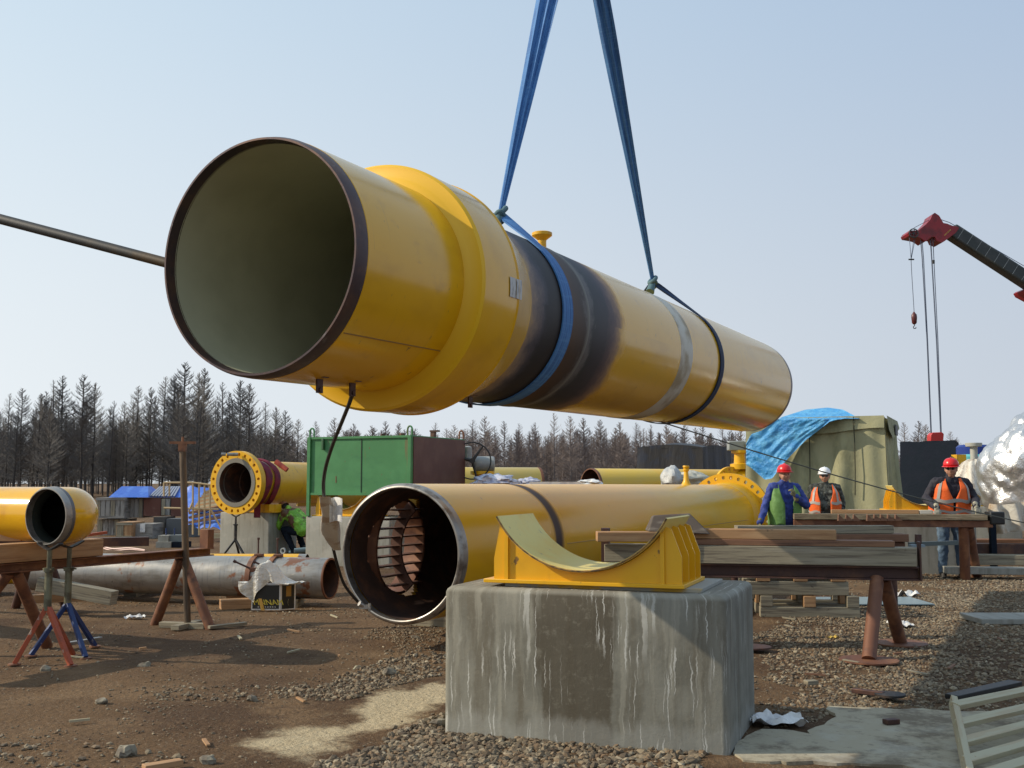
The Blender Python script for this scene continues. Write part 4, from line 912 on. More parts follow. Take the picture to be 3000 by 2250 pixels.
# pallets stacked under the bench
pu = V((.985, -.08, 0)).normalized(); pw = V((.08, .985, 0)).normalized()
def pallet(o, w, zb, label):
    t = thing('wooden_pallet', label, 'pallet', o + Z * zb, None)
    d = .85
    for k in range(3): build('runner', MB().box(o + pu * (w / 2) + pw * (.05 + k * (d - .1) / 2) + Z * (zb + .055), (w, .10, .11), (pu, pw, Z)), wood, t, bevel=.006)
    for k in range(3):
        for j in range(3): build('block', MB().box(o + pu * (.07 + k * (w - .14) / 2) + pw * (.05 + j * (d - .1) / 2) + Z * (zb + .17), (.13, .11, .12), (pu, pw, Z)), wood_tan if (k + j) % 2 else wood, t, bevel=.006)
pallet(G(2228, 1808), 1.06, .0, 'lowest wooden pallet of the stack under the bench, lying on the gravel')
o2 = G(2228, 1808) + V((-.14, .02, 0))
t = thing('wooden_pallet', 'upper wooden pallet of the stack, with deck boards touching the rusty beam', 'pallet', o2 + Z * .235)
for k in range(3): build('runner', MB().box(o2 + pu * .55 + pw * (.05 + k * .375) + Z * .31, (1.08, .10, .145), (pu, pw, Z)), wood if k else wood, t, bevel=.006)
for k in range(3): build('block', MB().box(o2 + pu * (.18 + k * .40) + pw * .05 + Z * .415, (.15, .12, .06), (pu, pw, Z)), wood_tan, t, bevel=.004)
for k in range(4): build('deck_board', MB().box(o2 + pu * .6 + pw * (.07 + k * .24) + Z * .463, (1.3, .13, .032), (pu, pw, Z)), wood_brown, t, bevel=.003)
# second bench, where the man leans
t = thing('steel_trestle', 'far rusty trestle with a round post, under the board the orange-vested man leans on', 'trestle', V((6.9, 16.7, 0)))
c0, c1 = P(2325, 1535, 16.75), P(2905, 1533, 16.25); c0 = V((c0.x, c0.y, .84)); c1 = V((c1.x, c1.y, .84)); cd = (c1 - c0).normalized(); cn = V((-cd.y, cd.x, 0))
build('beam', MB().beam(c0, c1, .16, .10), rust, t, bevel=.004)
for a, b in ((G(2828, 1697), .862), (G(2862, 1688), .885)): tp = c0.lerp(c1, b); build('leg', MB().tube(a, V((tp.x, tp.y, .8)), .075, n=18), rust, t)
for a, b in ((G(2372, 1690), .08), (G(2400, 1682), .11)): tp = c0.lerp(c1, b); build('leg', MB().tube(V((tp.x - .1, tp.y, 0)), V((tp.x, tp.y, .8)), .07, n=16), rust, t)
single('timber', MB().beam(c0 + Z * .10, c1 + Z * .10 - cd * .08, .26, .085), mat('grey_brown_board', (.20, .16, .10), .8, coord='UV', layers=[dict(c=(.34, .28, .19), s=(1.2, 5, 1), lo=.5, hi=.65), dict(c=(.10, .07, .045), s=(3, 40, 1), lo=.48, hi=.65)]), 'long stained board on the far trestle, under the gloved hands of the man at right', 'timber', bevel=.006)
sb = c0.lerp(c1, .20); se = c0.lerp(c1, .645)
single('timber', MB().beam(sb + cn * .10 + Z * .173, se + cn * .10 + Z * .173, .12, .058), wood_tan, 'light tan lath lying on the far stained board, left of the man at right', 'timber', bevel=.004)
sb2 = c0.lerp(c1, .65); se2 = c0.lerp(c1, .715)
single('timber', MB().beam(sb2 + cn * .10 + Z * .172, se2 + cn * .10 + Z * .172, .12, .055), mat('white_board', (.5, .48, .42), .7), 'short whitish lath end on the far board beside the gloved hand', 'timber', bevel=.004)
for k, px in enumerate((2462, 2484, 2506, 2546, 2566, 2585, 2606, 2628)):
    c = P(px, 1520, 16.35); c = V((c.x, c.y, .885)); mb = MB(); mb.prism([c + V((-.06, -.1, 0)), c + V((.05, -.1, 0)), c + V((-.05, -.1, .10))], V((0, .06, 0)))
    single('wood_wedge', mb, wood_brown, 'small brown wooden wedge in the row along the front edge of the far board', 'wedge', 'wooden wedges on the far board')
ce = c1 + Z * .11; single('rubber_pad', MB().box(V((ce.x + .05, ce.y, .93)), (.22, .22, .19)), rubber, 'black rubber block at the right end of the far board', 'rubber pad', bevel=.02)
# steel bar on the timber end
a = P(2668, 1592, 9.6)
t = thing('scaffold_bar', 'grey green steel bar with a short upright, sticking out right of the stacked timbers', 'steel bar', V((a.x, a.y, .9)))
build('bar', MB().beam(P(2663, 1595, 9.7), P(2805, 1590, 9.7), .05, .036), mat('grey_green_steel', (.10, .125, .125), .5, .3), t)
build('upright', MB().beam(P(2690, 1600, 9.68), P(2690, 1566, 9.68), .045, .045, up=V((0, 1, 0))), rust_dark, t)
build('plate', MB().box(P(2686, 1599, 9.6), (.12, .08, .022)), mat('pale_blue_steel', (.22, .28, .32), .5, .3), t)

# ------------------------------------------------------------------ left side: yellow elbow on its trestles
OC = P(133, 1513, 8.9); ER = .238; EB = .33
def sweep_pipe(mb, path, R, n=48):
    b = len(mb.v); N = len(path); Lc = 0
    for i, (p, d) in enumerate(path):
        a, s_, u_ = frame(d)
        for j in range(n): an = 2 * math.pi * j / n; mb.v.append(p + (s_ * math.cos(an) + u_ * math.sin(an)) * R)
    for i in range(N - 1):
        l = (path[i + 1][0] - path[i][0]).length
        for j in range(n): k = (j + 1) % n; mb.quad([b + i * n + j, b + i * n + k, b + (i + 1) * n + k, b + (i + 1) * n + j], [(Lc, j / n), (Lc, (j + 1) / n), (Lc + l, (j + 1) / n), (Lc + l, j / n)])
        Lc += l
ep = []
for k in range(3): ep.append((OC + NA * (.06 + k * .02), NA))
cb = OC + NA * .10 + MA * EB
for k in range(1, 17): an = math.pi / 2 * k / 16; ep.append((cb - MA * EB * math.cos(an) + NA * EB * math.sin(an), (NA * math.cos(an) + MA * math.sin(an)).normalized()))
le = ep[-1][0]
for k in range(1, 12): ep.append((le + MA * .4 * k, MA))
t = thing('elbow_pipe', 'yellow pipe elbow with its open end on two stands at the left edge', 'pipe', OC)
yb = mat('glossy_yellow_elbow', (.74, .40, .01), .2, layers=[dict(c=(.62, .30, .01), s=3, lo=.45, hi=.7)], coat=.3, bump=(3, .12, .02))
mb = MB(); sweep_pipe(mb, ep, ER); build('pipe_wall', mb, yb, t, smooth=60)
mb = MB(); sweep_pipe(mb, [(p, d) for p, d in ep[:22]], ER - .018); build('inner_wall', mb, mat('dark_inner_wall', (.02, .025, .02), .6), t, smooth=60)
build('steel_rim', MB().lathe([(.06, ER - .018), (0, ER - .016), (0, ER - .008), (.012, ER), (.035, ER + .002), (.04, ER + .004), (.055, ER + .004), (.06, ER)], OC, NA, 72), bright_steel, t)
build('bevel_ring', MB().lathe([(.055, ER + .0), (.06, ER + .006), (.085, ER + .006), (.09, ER)], OC, NA, 72), mat('grey_blue_ring', (.14, .14, .15), .4, .5), t)
# beam, timber, trestles
r0 = V((-4.71, 8.2, .74)); r1 = V((-3.15, 11.38, .74)); rd = (r1 - r0).normalized(); rn = V((-rd.y, rd.x, 0))
t = thing('steel_trestle', 'rusty trestle with splayed legs under the yellow elbow, its beam ending in an upright stop', 'trestle', V((-3.6, 10, 0)))
mb = MB(); mb.beam(r0 + Z * .035, r1 + Z * .035, .12, .012); mb.beam(r0, r1, .012, .06); mb.beam(r0 - Z * .035, r1 - Z * .035, .12, .012); build('beam', mb, rust, t, bevel=.002)
build('upright_stop', MB().beam(r1 - rd * .05 + Z * .03, r1 - rd * .05 + Z * .23, .11, .09, up=rd), rust, t, bevel=.002)
for foot, f in ((V((-3.67, 11.29, 0)), .88), (V((-2.98, 10.88, 0)), .89), (V((-4.14, 9.80, 0)), .33), (V((-4.82, 9.35, 0)), .31)):
    tp = r0.lerp(r1, f); tp = V((tp.x, tp.y, .70)); tp += (foot - tp).normalized() * .0; build('leg', MB().tube(foot, tp, .05, n=18), rust, t)
single('timber', MB().beam(r0 + Z * .125 - rd * .4, r0.lerp(r1, .575) + Z * .125, .16, .155), wood_tan, 'fresh squared timber lying on the rusty beam, under the yellow elbow', 'timber', bevel=.005)
ck = P(38, 1570, 9.55); mb = MB(); kk = V((ck.x, ck.y, .945)); mb.prism([kk + V((-.16, -.06, 0)), kk + V((.10, -.06, 0)), kk + V((.04, -.06, .12)), kk + V((-.06, -.06, .12))], V((0, .2, 0)))
single('wood_wedge', mb, wood_tan, 'wooden chock holding the yellow pipe on the fresh timber at the left edge', 'wedge', bevel=.004)
t = thing('steel_trestle', 'second dark trestle standing further back, half hidden behind the near one', 'trestle', V((-5.2, 12.2, 0)))
build('beam', MB().beam(V((-5.75, 11.9, .78)), V((-4.2, 12.6, .78)), .14, .10), rust_dark, t)
for foot, tp in ((G(45, 1783), V((-5.36, 12.2, .73))), (G(197, 1792), V((-5.25, 12.25, .73))), (V((-6.3, 12.4, 0)), V((-5.6, 12.0, .73)))):
    build('leg', MB().tube(foot, tp, .05, n=14), rust_dark, t)
def stand(top, zt, feet, mleg, label, head_w=.17, zsplit=.62, mtube=olive_steel, hd=NA):
    t = thing('pipe_stand', label, 'pipe stand', V((top.x, top.y, 0)))
    def at(z): return V((top.x, top.y, z))
    build('tube', MB().tube(at(zsplit - .05), at(zsplit + .27), .030, n=14).tube(at(zsplit + .27), at(zt - .03), .020, n=12), mtube, t)
    build('nut', MB().tube(at(zsplit + .26), at(zsplit + .29), .045, n=6).beam(at(zsplit + .28) - hd * .02 - MA * .06, at(zsplit + .28) + MA * .06, .02, .012), mtube, t)
    mb = MB(); side = V((-hd.y, hd.x, 0)); n = 8
    for k in range(n):
        x0 = -1 + 2 * k / n; x1 = x0 + 2 / n
        mb.beam(at(zt - .035 + .05 * abs(x0) ** 1.3) + side * x0 * head_w, at(zt - .035 + .05 * abs(x1) ** 1.3) + side * x1 * head_w, .05, .012)
    build('head', mb, black_steel, t)
    for f in feet:
        d = (V((f.x, f.y, 0.02)) - at(zsplit)); sd = d.cross(Z).normalized()
        build('leg', MB().beam(at(zsplit - .01) + d.normalized() * .01, V((f.x, f.y, .015)), .036, .036), mleg, t, bevel=.003)
        m2 = MB(); m2.tube(V((f.x, f.y, .005)), V((f.x, f.y, .016)), .05, n=14); build('foot_plate', m2, rust, t)
    return t
stand(P(146, 1600, 8.86), Zat(1597, 8.86), [G(42, 1950), G(207, 1955), G(214, 1925)], red_leg, 'pipe stand with red orange legs under the rim of the yellow elbow', .12, Zat(1770, 8.86))
stand(P(204, 1600, 9.42), Zat(1592, 9.42), [G(90, 1925), G(251, 1932), G(278, 1897)], blue_leg, 'pipe stand with dark blue legs, just right of the red one', .14, Zat(1762, 9.42), hd=MA)
tp = G(549, 1842)
t = thing('tee_post', 'tall rusty post with T head on a crossed wooden foot among the left pipes', 'post', V((tp.x, tp.y, 0)))
build('post', MB().tube(tp + Z * .03, P(535, 1300, tp.y), .034, .034, n=14), post_steel, t)
hh = P(535, 1297, tp.y); build('head', MB().box(hh, (.26, .05, .025)).tube(hh, hh + Z * .06, .012).box(hh - Z * .05, (.07, .07, .08)), rust, t)
build('foot', MB().box(tp + V((-.04, 0, .035)), (.50, .09, .055), (V((.97, -.25, 0)), V((.25, .97, 0)), Z)).box(tp + V((0, 0, .036)), (.09, .46, .05), (V((.97, -.25, 0)), V((.25, .97, 0)), Z)), wood, t, bevel=.004)

# ------------------------------------------------------------------ dark pipe lying behind, with clamps
KC = P(968, 1695, 12.9); KR = .24; KA = V((-.96, .26, 0)).normalized()
t = thing('steel_pipe', 'bare dark grey steel pipe with rust patches lying along the ground, two clamps round it', 'pipe', KC)
build('pipe_wall', MB().lathe([(.0, KR - .012), (.0, KR - .004), (.01, KR)] + [(.4 * k, KR) for k in range(1, 10)] + [(4.25, KR), (4.25, KR - .015)], KC, KA, 64), grey_steel, t)
build('inner_wall', MB().lathe([(0, KR - .012), (4.2, KR - .012)], KC, KA, 48, flip=True), rust_in, t)
build('end_ring', MB().lathe([(-.006, KR - .02), (-.006, KR + .001), (.012, KR + .002), (.014, KR)], KC, KA, 64), rust, t)
for px in (722, 786):
    s = (KC.x - P(px, 1690, 12.75).x)
    c = KC + KA * s; t = thing('pipe_clamp', 'rusty chain clamp with a screw handle, %s of the two round the dark pipe' % ('left one' if px < 750 else 'right one'), 'clamp', c)
    build('band', MB().lathe([(-.03, KR + .003), (-.03, KR + .022), (.03, KR + .022), (.03, KR + .003)], c, KA, 48), rust, t)
    build('screw', MB().tube(c + Z * (KR - .01) + V((0, .02, 0)), c + Z * (KR + .21) + V((0, .02, 0)), .010, n=8).tube(c + Z * (KR + .20) + V((0, .02, 0)), c + Z * (KR + .225) + V((0, .02, 0)), .016, n=8), rust_dark, t)
    h = c + V((.0, -.22, .10)); build('screw', MB().tube(h, h + V((-.20, -.06, .10)), .011, n=8).tube(h + V((-.19, -.057, .095)), h + V((-.22, -.066, .11)), .018, n=8), rust_dark, t)
    build('bracket', MB().box(c + V((0, -.20, .10)), (.09, .08, .05)).box(c + V((.02, -.02, KR + .02)), (.1, .10, .03)), rust, t, bevel=.004)
    if px < 750: build('screw', MB().tube(c + V((-.04, -.25, .02)), c + V((-.05, -.26, -.13)), .009, n=8), rust_dark, t)
for a, b, w_, h_, lab_, mm in (((118, 1710, 12.0), (335, 1752, 11.9), .16, .15, 'grey weathered timber lying slanting in front of the dark pipe at left', wood), ((85, 1755, 12.1), (250, 1748, 12.4), .14, .09, 'orange timber stub under the left end of the dark pipe', wood_tan)):
    p, q = P(*a), P(*b); p.z = max(p.z, h_ / 2); q.z = max(q.z, h_ / 2); single('timber', MB().beam(p, q, w_, h_), mm, lab_, 'timber', bevel=.005)
p = G(645, 1785); single('timber', MB().beam(p + Z * .055, p + V((.55, .25, .055)), .16, .11), wood_tan, 'orange timber block lying on the dirt left of the printed carton', 'timber', bevel=.005)
p = G(700, 1768); single('timber', MB().box(p + V((.1, .05, .07)), (.5, .16, .12)), wood_tan, 'second orange timber wedged under the dark pipe behind the printed carton', 'timber', bevel=.005)
YA = P(905, 1632, 14.6); 
t = thing('yellow_ground_pipe', 'thin yellow pipe lying on the ground right behind the dark steel pipe', 'pipe', YA)
yr = .20; yc = V((P(900, 1630, 14.3).x, 14.3, .325))
build('pipe_wall', MB().lathe([(.1, yr), (4.6, yr)], yc, V((-1, .03, 0)), 48), paint_yellow, t); build('steel_rim', MB().lathe([(.1, yr - .012), (0, yr - .01), (0, yr - .003), (.1, yr + .001)], yc, V((-1, .03, 0)), 48), grey_steel, t)
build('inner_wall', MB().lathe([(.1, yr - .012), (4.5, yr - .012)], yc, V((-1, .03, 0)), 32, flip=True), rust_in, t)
for s in (.5, 2.2, 4.2): c = yc + V((-s, 0, 0)); single('timber', MB().box(V((c.x, c.y, .06)), (.16, .6, .125)), wood, 'low timber bearer under the thin yellow pipe', 'timber', 'bearers under the thin yellow pipe')
for s in (.45, 3.3): c = KC + KA * s; single('timber', MB().box(V((c.x, c.y, .10 if c.z - KR > .2 else (c.z - KR) / 2)), (.14, .42, max(.04, c.z - KR))), wood, 'low timber bearer under the dark steel pipe', 'timber', 'bearers under the dark steel pipe')

# carton with plastic on it
bc = G(738, 1790); by = bc.y
bx0 = P(736, 1788, by); w1 = P(820, 1790, by - .02).x - bx0.x; bu = V((1, -.05, 0)).normalized(); bw = V((.80, .60, 0)).normalized()
t = thing('printed_carton', 'black carton printed with yellow letters, open on the dirt with plastic sheet over it', 'carton', V((bx0.x, by, 0)))
hB = .29; c0_ = V((bx0.x, by, .01)); dB = .19
def bq(x, y, z): return c0_ + bu * x + bw * y + Z * z
def hexq(mb, x0, x1, y0, y1, z0, z1): mb.hexa([bq(x0, y0, z0), bq(x1, y0, z0), bq(x1, y1, z0), bq(x0, y1, z0), bq(x0, y0, z1), bq(x1, y0, z1), bq(x1, y1, z1), bq(x0, y1, z1)])
mb = MB(); hexq(mb, 0, w1, 0, dB, 0, hB); build('box', mb, carton_white, t)
mb = MB(); hexq(mb, .014, w1 - .012, -.003, -.0005, .016, hB - .01); build('front_panel', mb, cardboard_black, t)
mb = MB(); hexq(mb, w1 + .0005, w1 + .003, .02, dB - .02, .012, hB - .012); build('side_panel', mb, cardboard_black, t)
text_mesh('lettering', 'MNNAM', .092, axes(bq(w1 * .60, -.005, .085), bu, (Z + bu * -.35).normalized(), -bw), print_yellow, t)
text_mesh('lettering', '* * * * * * * *', .04, axes(bq(w1 * .55, -.005, .028), bu, Z, -bw), carton_white, t)
mb = MB(); hexq(mb, w1 + .003, w1 + .005, .07, .13, .15, hB - .02); build('printed_figure', mb, mat('ochre_print', (.32, .18, .04), .5), t)
mb = MB(); mb.lathe([(0, .028), (0, .036), (.003, .036)], bq(w1 + .004, .10, .085), bu, 24); build('printed_ring', mb, mat('ochre_ring', (.3, .25, .12), .5), t)
tpm = MB(); tpm.hexa([bq(.10, -.012, .12), bq(.14, -.012, .12), bq(.14, -.006, .12), bq(.10, -.006, .12)][:0] + [bq(.13, -.02, -.0), bq(.17, -.02, .0), bq(.17, -.014, .0), bq(.13, -.014, .0), bq(.09, -.012, .13), bq(.125, -.012, .13), bq(.125, -.007, .13), bq(.09, -.007, .13)])
build('tape', tpm, tape_tan, t)
sh = MB()
def shf(u, v):
    x = -.11 + u * (w1 + .26); y = -.06 + v * .22
    pk = .24 * math.exp(-((u - .42) ** 2) / .03) * (1 if v > .2 else .8) + .05 * math.exp(-((u - .62) ** 2) / .01)
    z = hB + .02 + pk * (.5 + .5 * math.sin(v * 3.1)) + .03 * noise.noise(V((u * 6, v * 6, 1)))
    if v < .45:
        k = (.45 - v) / .45; dr = max(0, 1 - abs(u - .30) / .32); z -= k * .26 * dr + k * .02; y = -.05 - .02 * math.sin(u * 20) * k
    return bq(x, y, z)
sh.grid(shf, 44, 24)
single('plastic_sheet', sh, mat('crumpled_white_plastic', (.74, .73, .68), .22, layers=[dict(c=(.55, .5, .4), s=6, lo=.45, hi=.65)], bump=(28, .9, .02)), 'crumpled white plastic sheet draped over the printed carton', 'plastic sheet', smooth=50)

# ------------------------------------------------------------------ ground litter, near right and left
def disc(px, py, r, m, lab_, tilt=.0, nm='steel_disc'):
    c = G(px, py, .03); mb = MB(); mb.lathe([(0, .001), (0, r), (.014, r), (.016, .001)], c, (Z + V((tilt, -tilt, 0))).normalized(), 36); return single(nm, mb, m, lab_, 'steel disc')
disc(2608, 2038, .10, black_steel, 'dark cut steel disc lying on the gravel in front of the trestle')
disc(2212, 1898, .14, rust_dark, 'rusty round plate half hidden behind the foreground block')
for a, b, w_, m_, lab_ in (((2498, 2022), (2590, 2034), .05, rust_dark, 'narrow rusty steel strip beside the dark disc on the gravel'),
                        ((2788, 2042), (2975, 2000), .10, rubber, 'black curved strip lying above the pale pallet'),
                        ((420, 2250), (532, 2232), .06, wood_tan, 'broken orange lath at the bottom edge of the yard'),
                        ((612, 1838), (720, 1826), .05, wood, 'thin grey lath on the dirt right of the tall T post'),
                        ((190, 1888), (295, 1870), .05, grey_steel, 'short grey steel tube lying behind the blue stand'),
                        ((2360, 2000), (2392, 1998), .06, wood, 'small flat wood chip on the gravel right of the block'),
                        ((2592, 2115), (2630, 2112), .05, rust_dark, 'small dark scrap lying on the grey path')):
    p, q = G(*a, .035), G(*b, .035); single('scrap_strip', MB().beam(p, q, w_, .03), m_, lab_, 'scrap', bevel=.004)
def litter(px, py, s, m, lab_, seed):
    c = G(px, py, .02); mb = MB(); r = random.Random(seed)
    mb.grid(lambda u, v: c + V(((u - .5) * s * 1.5, (v - .5) * s, max(-.01, .35 * s * (noise.noise(V((u * 4, v * 4, seed))) + .3)))), 14, 10)
    single('plastic_litter', mb, m, lab_, 'litter', smooth=30)
litter(2275, 2118, .22, plastic, 'crumpled white plastic lying at the right foot of the foreground block', 3)
litter(2638, 1832, .16, plastic, 'white scrap of plastic behind the trestle foot', 5)
litter(2645, 1745, .25, plastic, 'scattered pale sheet lying on gravel under the far bench', 9)
litter(395, 1810, .13, plastic, 'loop of white strap lying on the dirt left of the T post', 12)
litter(2655, 1693, .22, mat('purple_wrapper', (.4, .25, .45), .4), 'pinkish wrapper on the gravel left of the man in the orange vest', 14)
litter(2440, 1868, .06, mat('yellow_scrap', (.6, .42, .08), .5), 'tiny yellow scrap on the gravel in front of the pallets', 15)
gsh = G(2560, 1768, .02); single('glass_sheet', MB().box(gsh + V((0, .2, .01)), (1.3, .8, .012)), mat('pale_blue_sheet', (.25, .33, .36), .3), 'pale bluish sheet lying flat on the ground behind the trestle leg', 'sheet')
single('concrete_slab', MB().box(G(3010, 1812, .04), (1.2, .55, .06)), concrete_dull, 'flat grey slab lying on the shadowed gravel at the right edge', 'slab', bevel=.01)
# pale pallet leaning at the lower right corner
t = thing('pale_pallet', 'pale slatted pallet lying tilted in the lower right corner', 'pallet', P(2800, 2150, 5.8))
lf = lambda v: P(2792 + 48 * v, 2052 + 225 * v, 6.35 - 1.15 * v)
rg = P(3010, 2020, 7.0) - P(2788, 2066, 6.30); rg = rg.normalized()
dn_ = (lf(1) - lf(0)).normalized(); nn_ = rg.cross(dn_).normalized(); nn_ = nn_ if nn_.z > 0 else -nn_
build('side_rail', MB().beam(lf(0), lf(1.1), .035, .06, up=nn_), pallet_pale, t, bevel=.002)
build('side_rail', MB().beam(lf(0) + rg * 1.15, lf(1.1) + rg * 1.15, .04, .06, up=nn_), pallet_pale, t, bevel=.002)
for k, v in enumerate((.13, .37, .61, .86, 1.1)):
    o = lf(v); build('slat', MB().beam(o - rg * .02 + nn_ * .03, o + rg * 1.25 + nn_ * .03, .056, .03, up=nn_), pallet_pale, t, bevel=.002)

rr_ = random.Random(5)
for k in range(26):
    px = rr_.uniform(40, 1250) if k % 2 else rr_.uniform(2250, 2950); py = rr_.uniform(1760, 2200) if k % 2 else rr_.uniform(1720, 2060)
    c = G(px, py, .02)
    if any(poly_in((c.x, c.y), a) for a in avoid): continue
    a_ = rr_.uniform(0, 3.1); l_ = rr_.uniform(.05, .16); d_ = V((math.cos(a_), math.sin(a_), 0)) * l_ / 2
    single('wood_splinter', MB().beam(c - d_, c + d_ + Z * rr_.uniform(0, .02), rr_.uniform(.012, .03), rr_.uniform(.008, .015)), [wood, wood_tan, wood_brown, pallet_pale][k % 4], 'small splinter of wood lying loose on the dirt or gravel', 'splinter', 'wood splinters scattered over the yard')
# ------------------------------------------------------------------ flanged pipe on its block, left background
fb = V((-4.93, 22.1, 0)); FU = -MA; 
block('concrete_block', fb + MA * 1.25, FU, NA, 1.25, .95, .85, concrete_dull, 'grey concrete block under the flanged yellow pipe, left of the green container', ch=.02)
FC = P(690, 1414, 21.7)
t = thing('flanged_pipe', 'yellow pipe with a big bolted flange facing the camera, left of the green container', 'pipe', FC)
fm = MB(); flange_mesh(fm, FC, NA, .635, .49, .14, 24, .565, .033); build('flange', fm, paint_yellow, t)
build('raised_face', MB().lathe([(0, .49), (-.012, .485), (-.012, .40), (.14, .395)], FC, NA, 64), mat('grey_flange_face', (.2, .185, .155), .5, .5), t)
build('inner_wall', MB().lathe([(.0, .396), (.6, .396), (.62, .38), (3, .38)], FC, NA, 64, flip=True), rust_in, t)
build('pipe_wall', MB().lathe([(.14, .50), (.30, .455), (.5, .445), (.52, .44), (4.6, .44)], FC, NA, 64), paint_yellow, t)
for k, px in enumerate((648, 665)): c = P(px, 1331 if k else 1331, 21.55); build('bolt', MB().tube(c, c + V((.17, .05, .0)) * (1.2 if k else .5), .033, n=12), grey_steel, t)
for k, (s, wob) in enumerate(((.46, .0), (.70, .25))):
    c = FC + NA * s; tt = thing('red_strap', 'dark red strap round the neck of the flanged pipe, %s' % ('nearest the flange' if k == 0 else 'further from the flange'), 'strap', c)
    mb = MB(); _, s_, u_ = frame(NA); pts = []; ws = []; wd = []
    for a in np.linspace(-1.2 - k * .3, 2.8, 30): pts.append(c + NA * (.05 * math.sin(a * 3) - wob * (1 - math.sin(a)) * -.12) + (s_ * math.cos(a) + u_ * math.sin(a)) * (.475 + .012 * k)); ws.append(.20 - .04 * k); wd.append(NA)
    ribbon(mb, pts, wd, ws, .02, .04, 4); build('band', mb, red_web, tt, smooth=50)
    e = pts[0]; build('strap_end', MB().beam(e, e + V((.02, -.08, -.26 - .1 * k)), .13, .03), red_web, tt)
c = P(808, 1352, 21.6); single('strap_end', MB().tube(c, c + V((.24, -.05, -.17)), .055, .05, 12), red_end, 'faded orange red rolled strap end lying over the top of the flanged pipe', 'strap')
c = FC + NA * .85; sd_o = V((c.x, c.y, 0)) - FU * .30 - NA * .15
t = thing('pipe_saddle', 'small yellow support between the flanged pipe and its concrete block', 'pipe saddle', V((c.x, c.y, .85)))
mb = MB(); _ = [mb.box(V((c.x, c.y, .86)) , (.9, .5, .02), (FU, NA, Z)), mb.box(V((c.x, c.y, .94)), (.7, .02, .15), (FU, NA, Z)), mb.box(V((c.x, c.y, .94)) - NA * .2, (.7, .02, .15), (FU, NA, Z)), mb.box(V((c.x, c.y, .94)) + FU * .33, (.02, .42, .15), (FU, NA, Z)), mb.box(V((c.x, c.y, .94)) - FU * .33, (.02, .42, .15), (FU, NA, Z))]; build('support_frame', mb, paint_yellow, t)
sp0 = P(691, 1512, 21.35)
t = stand(V((sp0.x, sp0.y, 0)), sp0.z + .02, [V((sp0.x - .22, 21.2, 0)), V((sp0.x + .24, 21.2, 0)), V((sp0.x, 21.7, 0))], black_steel, 'thin dark adjustable stand under the big flange on the left', .10, .36, black_steel)
# fittings on the ground by the block
c = P(828, 1614, 20.6); 
tt = thing('pipe_fittings', 'small grey pipe pieces lying beside the flanged pipe block', 'pipe pieces', c)
build('ring', MB().lathe([(0, .035), (0, .06), (.03, .06), (.03, .035), (0, .035)], c, NA, 20), gear_grey, tt); build('tube', MB().tube(c + V((.22, 0, -.0)), c + V((.62, .1, .03)), .05, n=12).tube(c + V((.12, 0, -.03)), c + V((.15, .0, -.03)), .035, n=10), mat('blue_grey_pipe', (.13, .19, .22), .5), tt)

# ------------------------------------------------------------------ green container on its block
GAc = V((-1.72, 18.6, 0)); z0, z1 = 1.235, 2.27; GLn = 2.14; GD = 2.0
t = thing('green_container', 'green steel box container with a brown side, raised on a yellow saddle and concrete', 'container', V((GAc.x, GAc.y, z0)))
def gq(x, y, z): return GAc + MA * x + NA * y + Z * z
mb = MB(); mb.hexa([gq(GLn, 0, z0), gq(0, 0, z0), gq(0, GD, z0), gq(GLn, GD, z0), gq(GLn, 0, z1), gq(0, 0, z1), gq(0, GD, z1), gq(GLn, GD, z1)]); build('shell', mb, green, t, bevel=.01)
mb = MB(); mb.hexa([gq(-.001, .04, z0 + .02), gq(-.012, .04, z0 + .02), gq(-.012, GD - .02, z0 + .02), gq(-.001, GD - .02, z0 + .02), gq(-.001, .04, z1 - .02), gq(-.012, .04, z1 - .02), gq(-.012, GD - .02, z1 - .02), gq(-.001, GD - .02, z1 - .02)]); build('side_panel', mb, brown_side, t)
for x, zb in ((GLn - .03, .86), (.03, z0)):
    build('corner_post', MB().box(gq(x, -.015, (zb + z1) / 2), (.065, .05, z1 - zb), (MA, NA, Z)), green, t, bevel=.004)
build('top_rail', MB().box(gq(GLn / 2, -.012, z1 - .02), (GLn - .12, .03, .04), (MA, NA, Z)), green, t)
build('bottom_rail', MB().box(gq(GLn / 2, -.012, z0 + .02), (GLn - .12, .03, .04), (MA, NA, Z)), green, t)
build('door_seam', MB().box(gq(GLn * .475, -.004, (z0 + z1) / 2), (.012, .01, z1 - z0 - .1), (MA, NA, Z)), rubber, t)
build('handle', MB().box(gq(GLn - .33, -.03, z1 - .13), (.045, .05, .20), (MA, NA, Z)), mat('dark_green', (.03, .1, .04), .5), t, bevel=.01)
for x, y in ((GLn - .05, .03), (.06, .03), (.05, GD - .06)):
    c = gq(x, y, z1); pts = [c + MA * (.045 * math.cos(a)) + Z * (.10 + .06 * math.sin(a)) for a in np.linspace(0, math.pi, 9)]; pts = [c + MA * .045] + pts + [c - MA * .045]
    build('lifting_eye', MB().path(pts, .016, 8), green if y < 1 else rust, t)
for x in (.95, .55): build('vent_cap', MB().tube(gq(x, .6, z1), gq(x, .6, z1 + .07), .05, n=10), rust_dark, t)
build('vent_cap', MB().box(gq(-.10 + .18, .9, z1 + .05), (.08, .08, .10), (MA, NA, Z)).box(gq(-.10 + .15, .9, z1 + .11), (.16, .1, .03), (MA, NA, Z)), rust_dark, t)
text_mesh('painted_digit', '1', .17, axes(gq(GLn * .72, -.004, z0 + .27), -MA, Z, -NA), mat('faded_red_print', (.16, .07, .035), .6), t)
saddle(gq(GLn - .08, .02, 0), -MA, NA, .862, .95, 'yellow saddle squeezed between the green container and its concrete block', w=1.30, R=.62, sag=.12)
